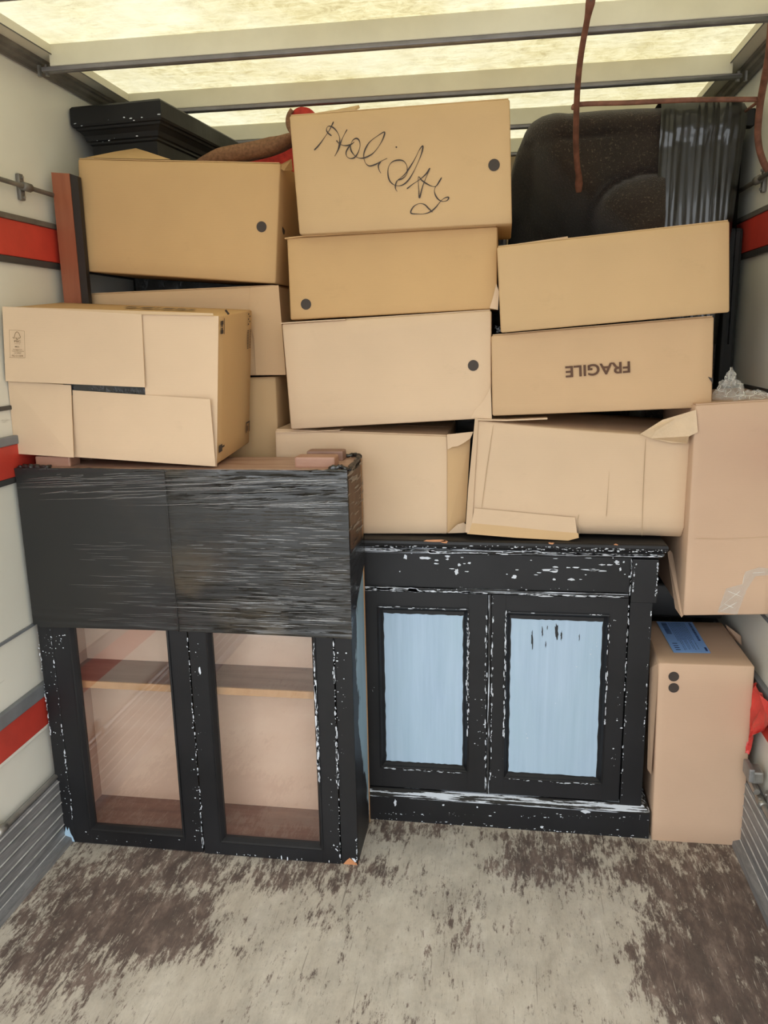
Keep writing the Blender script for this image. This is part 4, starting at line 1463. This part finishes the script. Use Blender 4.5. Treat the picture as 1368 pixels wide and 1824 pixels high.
# ------------------------------------------------------------------ black bundle in the gap beside the sideboard
bd = thing('wrapped_bundle', 'black wrapped bundle in the dark gap between sideboard and large pinkish box', 'bundle', (0.56, 2.59, 0.556))
m_ = MB()
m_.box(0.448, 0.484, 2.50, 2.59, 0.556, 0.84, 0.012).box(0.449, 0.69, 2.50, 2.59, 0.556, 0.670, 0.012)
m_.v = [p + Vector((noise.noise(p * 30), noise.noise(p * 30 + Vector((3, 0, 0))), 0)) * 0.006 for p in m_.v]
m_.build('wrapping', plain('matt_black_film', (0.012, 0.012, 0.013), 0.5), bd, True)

# ------------------------------------------------------------------ reddish board
bo = thing('wooden_board', 'reddish brown board standing upright against the left van wall', 'board', (-1.25, 2.25, 0))
def slab(pA, pB, qA, qB, y0, y1, name, mat):
    """upright slab: top edge pA-pB, lower photo row qA-qB carried straight down to the deck"""
    a, b_, c, d = [PY(x, y, y0) for x, y in (pA, pB, qA, qB)]
    v_ = [(c.x, y0, 0), (d.x, y0, 0), (d.x, y1, 0), (c.x, y1, 0), (a.x, y0, a.z), (b_.x, y0, b_.z), (b_.x, y1, b_.z), (a.x, y1, a.z)]
    return MB().add(v_, [(0, 1, 2, 3), (4, 5, 6, 7), (0, 1, 5, 4), (1, 2, 6, 5), (2, 3, 7, 6), (3, 0, 4, 7)]).build(name, mat, bo)


slab((91, 307), (123, 309), (113, 538), (143, 538), 2.240, 2.262, 'board_face', MAHOG)
slab((123.5, 309), (138, 314), (143.5, 538), (153, 538), 2.243, 2.262, 'backing_strip', plain('dark_backing', (0.02, 0.013, 0.01), 0.6))

for (x0, x1, zt_, lbl) in ((-1.262, -0.66, 1.93, 'black wrapped wardrobe behind the left stack, seen in its gaps'), (-0.64, 0.0, 1.88, 'black block added behind the centre stack to darken its gaps')):  # the centre block is added only to darken the gaps there
    ww = thing('wrapped_furniture_fill', lbl, 'furniture', ((x0 + x1) / 2, 2.9, 0))
    m_ = MB().box(x0, x1, 2.68, 3.2, 0.0, zt_, 0.01)
    m_.build('wrapping', FILML, ww)

# ------------------------------------------------------------------ moulded black cabinet top
cc = thing('cabinet_cornice', 'black moulded cornice of a dismantled cabinet, on top of the left stack by the ceiling', 'cornice', (-1.13, 2.6, 1.93))
pth = [(-1.258, 2.95), (-1.252, 2.425), (-1.008, 2.395), (-0.955, 2.93)]
pr1 = [(-0.02, 1.955), (0.0, 1.955), (0.0, 2.020), (0.006, 2.024), (0.006, 2.030), (0.012, 2.033), (0.016, 2.046), (0.026, 2.057), (0.032, 2.060), (0.034, 2.066)]
pr2 = [(0.034, 2.0662), (0.040, 2.068), (0.043, 2.074), (0.043, 2.118), (0.038, 2.124), (0.0, 2.126)]
pth = [(-1.245, 2.95), (-1.245, 2.45), (-1.03, 2.428), (-0.985, 2.93)]
sweep(pth, pr1).build('cove_moulding', BLK, cc)
sweep(pth, pr2).build('top_board', BLK, cc)
m_ = chips([(-1.28, 2.075, -1.0, 2.08, 9), (-1.27, 2.03, -1.05, 2.03, 6)], 2.384, 0.003, 0.0015, 2.5, seed=31)
m_.v = [Vector((p.x, 2.405 - (p.x + 1.245) * 0.102 + (0.0015 if p.z > 2.066 else 0.02), p.z)) for p in m_.v]
m_.build('paint_chips', CHIP, cc, props={'kind': 'stuff'})

# ------------------------------------------------------------------ red upholstered seat with felt edge
rc = thing('red_chaise', 'red upholstered scroll ended seat with brown felt edging behind the Holiday box', 'seat', (-0.72, 2.6, 1.93))
yb0 = 2.50
cp = smooth_pts([PY(x, y, yb0) for x, y in ((346, 290), (372, 280), (402, 272), (435, 266), (468, 259), (495, 250), (518, 238))], 6)


def band(pts, th, y0, y1, name, mat, parent):
    m_ = MB()
    n_ = len(pts)
    vv = []
    for i, p in enumerate(pts):
        d = (pts[min(n_ - 1, i + 1)] - pts[max(0, i - 1)])
        nn = Vector((-d.z, 0, d.x)).normalized()
        t_ = th * min(1, 0.25 + 3.0 * min(i, n_ - 1 - i) / n_) if name == 'felt_edge' else th
        a, c = p + nn * t_ / 2, p - nn * t_ / 2
        vv += [Vector((a.x, y0 + 0.006, a.z)), Vector((p.x, y0, p.z)), Vector((c.x, y0 + 0.006, c.z)), Vector((c.x, y1, c.z)), Vector((a.x, y1, a.z))]
    ff = [(5 * i + k, 5 * i + (k + 1) % 5, 5 * (i + 1) + (k + 1) % 5, 5 * (i + 1) + k) for i in range(n_ - 1) for k in range(5)]
    ff += [(0, 1, 2, 3, 4), tuple(5 * (n_ - 1) + k for k in range(5))]
    m_.add(vv, ff)
    return m_.build(name, mat, parent, True)


band(cp, 0.040, yb0, yb0 + 0.30, 'felt_edge', FELT, rc)
lowr = [p + Vector((0, 0, -0.030)) for p in cp[10:]]
pts = [Vector((p.x, yb0 + 0.03, p.z)) for p in lowr] + [Vector((lowr[-1].x + 0.04, yb0 + 0.03, lowr[-1].z)), Vector((lowr[-1].x + 0.04, yb0 + 0.03, 1.93)), Vector((lowr[0].x, yb0 + 0.03, 1.93))]
plate_mb(pts, 0.25).build('upholstered_base', REDF, rc)
sc0 = PY(536, 214, yb0)
R0 = 0.046
arc = [sc0 + Vector((R0 * math.cos(a), 0, R0 * math.sin(a))) for a in [math.radians(215 - 12 * k) for k in range(17)]]
m_ = MB()
nn_ = 24
vv, ff = [], []
for (rr_, yy) in ((R0 * 0.86, yb0 + 0.012), (R0 * 0.95, yb0 + 0.03), (R0 * 0.95, yb0 + 0.24), (R0 * 0.86, yb0 + 0.26)):
    vv += [Vector((sc0.x + rr_ * math.cos(2 * math.pi * k / nn_), yy, sc0.z + rr_ * math.sin(2 * math.pi * k / nn_))) for k in range(nn_)]
for j in range(3):
    ff += [(j * nn_ + k, j * nn_ + (k + 1) % nn_, (j + 1) * nn_ + (k + 1) % nn_, (j + 1) * nn_ + k) for k in range(nn_)]
ff += [tuple(range(nn_)), tuple(3 * nn_ + k for k in range(nn_))]
m_.add(vv, ff)
m_.build('scroll', REDF, rc, True)
MB().tube([sc0 + Vector((R0 * 0.93 * math.cos(a), 0.010, R0 * 0.93 * math.sin(a))) for a in [math.radians(240 - 10 * k) for k in range(12)]], 0.007, 8).build('felt_edge', FELT, rc, True)
MB().box(sc0.x - 0.015, sc0.x + 0.015, yb0 + 0.05, yb0 + 0.22, 1.93, sc0.z - 0.03).build('upright', REDF, rc)

# ------------------------------------------------------------------ sofa stood on its end
so = thing('sofa', 'dark brown tweed sofa behind the right stack, partly bound with black film', 'sofa', (0.33, 2.95, 0))
YS = 2.60
outl = [(908, 300), (912, 275), (920, 250), (930, 232), (938, 214), (950, 201), (968, 195), (990, 193), (1015, 196), (1040, 193), (1075, 190), (1120, 187), (1172, 186)]
ol = [PY(x, y, YS) for x, y in outl]
xs_ = [p.x for p in ol]


def topz(x):
    for a, b_ in zip(ol, ol[1:]):
        if a.x <= x <= b_.x:
            return a.z + (b_.z - a.z) * (x - a.x) / (b_.x - a.x)
    return ol[0].z if x < ol[0].x else ol[-1].z


nx, nz = 70, 90
V, F = [], []
xa, xb = ol[0].x, 0.455
seamz = PY(1100, 238, YS).z
for j in range(nz + 1):
    for i in range(nx + 1):
        tu = i / nx
        x = xa + (xb - xa) * tu
        zt_ = topz(x)
        tv = j / nz
        z = 1.0 + (zt_ - 1.0) * tv
        rt = max(0.0, 1 - (zt_ - z) / 0.035)
        rl_ = max(0.0, 1 - (x - xa) / 0.16)
        y = YS + 0.045 * rt ** 2 + 0.22 * rl_ ** 2
        sm_ = math.exp(-((z - seamz + 0.004 * math.sin(x * 20)) / 0.0045) ** 2)
        y += 0.014 * sm_
        y -= 0.012 * math.sin(max(0, min(1, (z - seamz) / 0.08)) * math.pi)
        # rolled cushions below
        cx_, cz_ = 0.43, 1.80
        dd_ = math.hypot((x - cx_) / 0.16, (z - cz_) / 0.10)
        y -= 0.05 * max(0, 1 - dd_ * dd_)
        y += 0.03 * math.exp(-((dd_ - 1.05) / 0.09) ** 2)
        dd2 = math.hypot((x - 0.5) / 0.19, (z - 1.70) / 0.10)
        y -= 0.03 * max(0, 1 - dd2 * dd2)
        # the back of the seat falls away below the padded arm
        rz_ = max(0.0, min(1.0, ((seamz + 0.01 - z) - 0.9 * max(0, x - 0.08)) / 0.20))
        y += 0.34 * rz_ * rz_ * (3 - 2 * rz_)
        y += 0.004 * noise.noise(Vector((x * 14, z * 14, 5)))
        V.append((x, y, z))
for j in range(nz):
    for i in range(nx):
        a = j * (nx + 1) + i
        F.append((a, a + 1, a + nx + 2, a + nx + 1))
# top, left and back closure so that it is a solid body
n0 = len(V)
for i in range(nx + 1):
    p = V[nz * (nx + 1) + i]
    V.append((p[0], 3.35, p[2]))
for i in range(nx):
    F.append((nz * (nx + 1) + i, nz * (nx + 1) + i + 1, n0 + i + 1, n0 + i))
n1 = len(V)
for j in range(nz + 1):
    p = V[j * (nx + 1)]
    V.append((p[0], 3.35, p[2]))
for j in range(nz):
    F.append((j * (nx + 1), (j + 1) * (nx + 1), n1 + j + 1, n1 + j))
mesh('upholstery', V, F, TWEED, so, True)
MB().box(xa + 0.02, 0.655, YS + 0.08, 3.35, 0.0, 1.02, 0.03).build('lower_body', TWEED, so)
MB().box(0.44, 0.655, YS + 0.06, 3.35, 1.0, 2.04, 0.03).build('inner_frame', TWEED, so)
wrapx0, wrapx1 = PY(1170, 300, YS).x, PY(1330, 230, YS).x
V, F = [], []
nx, nz = 60, 40
for j in range(nz + 1):
    for i in range(nx + 1):
        tu, tv = i / nx, j / nz
        zt_ = 2.094 - 0.012 * max(0, tu - 0.75) * 4 + 0.004 * math.sin(tu * 17)
        z = 1.40 + (zt_ - 1.40) * tv
        narrow = 0.022 * max(0, (2.02 - z) / 0.35)
        x = wrapx0 + (wrapx1 - narrow - wrapx0) * tu
        y = YS - 0.018 + 0.0035 * noise.noise(Vector((x * 95, z * 3.5, 9))) + 0.05 * max(0, tu - 0.9) * 10 * 0.6 + 0.03 * max(0, 1 - (zt_ - z) / 0.02)
        if z > 1.99:
            y -= 0.006 + 0.004 * noise.noise(Vector((x * 25, z * 25, 2)))
        V.append((x, y, z))
for j in range(nz):
    for i in range(nx):
        a = j * (nx + 1) + i
        F.append((a, a + 1, a + nx + 2, a + nx + 1))
mesh('film_band', V, F, FILMV, so, True)
V = [(wrapx0, YS, 2.094), (wrapx1, YS + 0.04, 2.082), (wrapx1, 3.35, 2.082), (wrapx0, 3.35, 2.094), (wrapx1, YS + 0.02, 1.4), (wrapx1, 3.35, 1.4)]
mesh('film_band', V, [(0, 1, 2, 3), (1, 4, 5, 2)], FILML, so)
MB().box(0.657, 0.700, 2.64, 3.3, 0.0, 1.74, 0.01).build('shade_block', plain('matt_black_shade', (0.01, 0.01, 0.01), 0.7), so)  # added black block standing in for the shadow by the right wall
lp = PY(1318, 208, YS + 0.03)
MB().box(lp.x - 0.02, 0.706, YS + 0.03, YS + 0.075, lp.z - 0.025, lp.z + 0.022, 0.004).build('leg', BLACKP, so)

# ------------------------------------------------------------------ rusty iron frame leaning on the sofa
fr = thing('iron_frame', 'rusty bent iron frame hanging in front of the tweed sofa', 'frame', (0.35, 2.35, 1.80))
pa = [PY(1053, -6, 2.05), PY(1051, 8, 2.06), PY(1046, 35, 2.10), PY(1036, 90, 2.18), PY(1030, 140, 2.25), PY(1027, 190, 2.33), PY(1026, 250, 2.42), PY(1028, 292, 2.48), PY(1031, 312, 2.51), PY(1031, 328, 2.53), PY(1031, 342, 2.545)]
rr_ = [0.0105, 0.0105, 0.007, 0.0072, 0.0075, 0.0078, 0.0083, 0.0083, 0.0088, 0.0115, 0.010]
fl_ = [(1, 0.35), (1, 0.4), (1, 0.8)] + [(1, 1)] * 5 + [(1, 0.8), (1, 0.4), (0.8, 0.35)]
sp2 = smooth_pts(pa, 6)
rr2, fl2 = [], []
for i in range(len(sp2)):
    t_ = i / 6
    k = min(int(t_), len(rr_) - 2)
    u_ = t_ - k
    rr2.append(rr_[k] + (rr_[k + 1] - rr_[k]) * u_)
    fl2.append(tuple(fl_[k][q] + (fl_[k + 1][q] - fl_[k][q]) * u_ for q in (0, 1)))
MB().tube(sp2, rr2, 14, fl2).build('upright', RUST, fr, True)
MB().tube([pa[0] + Vector((0, -0.014, -0.004)), pa[0] + Vector((0, 0.012, -0.004))], 0.005, 8).build('bolt', STEEL, fr, True)
MB().tube(smooth_pts([PY(1022, 195, 2.34), PY(1032, 186, 2.34), PY(1120, 183, 2.34), PY(1230, 178, 2.34), PY(1352, 177, 2.34)], 5), 0.0065, 12).build('crossbar', RUST, fr, True)
rp = smooth_pts([PY(1374, 40, 2.16), PY(1370, 95, 2.20), PY(1362, 140, 2.27), PY(1355, 178, 2.34), PY(1351, 215, 2.38), PY(1350, 245, 2.41), PY(1355, 275, 2.44), PY(1368, 303, 2.46), PY(1392, 320, 2.47)], 5)
MB().tube(rp, 0.0088, 12).build('upright', RUST, fr, True)
MB().tube([PY(1352, 180, 2.34), PY(1328, 198, 2.58)], 0.004, 8).build('hook', RUST, fr, True)

# ------------------------------------------------------------------ loose clear film on the large box
cf = thing('plastic_wrap', 'crumpled clear plastic wrap lying on top of the large pinkish box', 'plastic wrap', (0.62, 2.22, 1.268))


def crumple(cx, cy, z0, rx, ry, h, seed, name):
    V, F = [], []
    nu_, nv_ = 22, 9
    rc_ = random.Random(seed)
    for j in range(nv_ + 1):
        for i in range(nu_):
            a = 2 * math.pi * i / nu_
            t_ = j / nv_
            q = math.cos(t_ * math.pi / 2) ** 0.7
            k = 1 + 0.5 * noise.noise(Vector((math.cos(a) * 2.6, math.sin(a) * 2.6, t_ * 2 + seed))) + rc_.uniform(-0.16, 0.16)
            z = z0 + h * math.sin(t_ * math.pi / 2) * (1 + 0.5 * noise.noise(Vector((math.cos(a) * 3, math.sin(a) * 3, seed * 2 + t_)))) + rc_.uniform(0, 0.006)
            V.append((cx + rx * q * k * math.cos(a), cy + ry * q * k * math.sin(a), z))
    for j in range(nv_):
        for i in range(nu_):
            F.append((j * nu_ + i, j * nu_ + (i + 1) % nu_, (j + 1) * nu_ + (i + 1) % nu_, (j + 1) * nu_ + i))
    o_ = mesh(name, V, F, CLEAR, cf)
    # pale threads that paint glints along some folds
    m_ = MB()
    for _ in range(16):
        i, j = rc_.randrange(nu_), rc_.randrange(nv_ - 3)
        if rc_.random() < 0.5:
            pts_ = [V[(j + q) * nu_ + (i + q // 2) % nu_] for q in range(4)]
        else:
            pts_ = [V[j * nu_ + (i + q) % nu_] for q in range(4)]
        m_.tube([Vector(p) + Vector((0, -0.001, 0.0005)) for p in pts_], 0.0007, 5)
    m_.build('film_crease_glint', GLINT, o_, props={'kind': 'stuff'})
    return o_


GLINT = plain('painted_film_glint', (0.75, 0.72, 0.64), 0.2, 0, 0.1, 10, 0, 1.0)
pz = PY(1296, 712, 2.19)
crumple(pz.x + 0.004, 2.19, 1.266, 0.036, 0.030, 0.045, 1, 'film_fold')
crumple(pz.x + 0.006, 2.20, 1.30, 0.013, 0.012, 0.036, 4, 'film_fold')
crumple(pz.x + 0.062, 2.185, 1.266, 0.040, 0.024, 0.020, 7, 'film_fold')

# ------------------------------------------------------------------ torn red strap and buckle on the right wall
rs_ = thing('torn_strap', 'torn crumpled red plastic strap hanging on the right wall beside the small floor box', 'strap', (0.69, 2.1, 0.42))
V, F = [], []
rr = random.Random(2)
prof = [(0.500, 0.000, 0.10), (0.475, -0.01, 0.13), (0.44, -0.02, 0.13), (0.40, 0.0, 0.10), (0.37, 0.015, 0.06), (0.345, 0.03, 0.03), (0.32, 0.015, 0.010), (0.30, 0.01, 0.004)]
for z, oy, hw in prof:
    for i in range(9):
        t_ = i / 8 - 0.5
        V.append((XR - 0.030 + rr.uniform(-0.010, 0.010), 2.13 + oy + t_ * hw * 1.6 + rr.uniform(-0.006, 0.006), z + rr.uniform(-0.008, 0.008)))
for j in range(len(prof) - 1):
    for i in range(8):
        a = j * 9 + i
        F.append((a, a + 1, a + 10, a + 9))
st = mesh('strap_web', V, F, REDTAPE, rs_)
bk = MB().box(XR - 0.045, XR - 0.012, 2.06, 2.11, 0.250, 0.285, 0.006)
bk.tube([(XR - 0.03, 2.05, 0.232), (XR - 0.03, 2.14, 0.240)], 0.009, 8)
b_ = thing('strap_buckle', 'dirty grey metal ratchet buckle on the right wall rail', 'buckle', (XR - 0.03, 2.09, 0.24))
bk.build('ratchet_body', STEEL, b_)
MB().box(XR - 0.055, XR - 0.04, 2.045, 2.105, 0.262, 0.300, 0.004).build('ratchet_lever', ALU, b_)
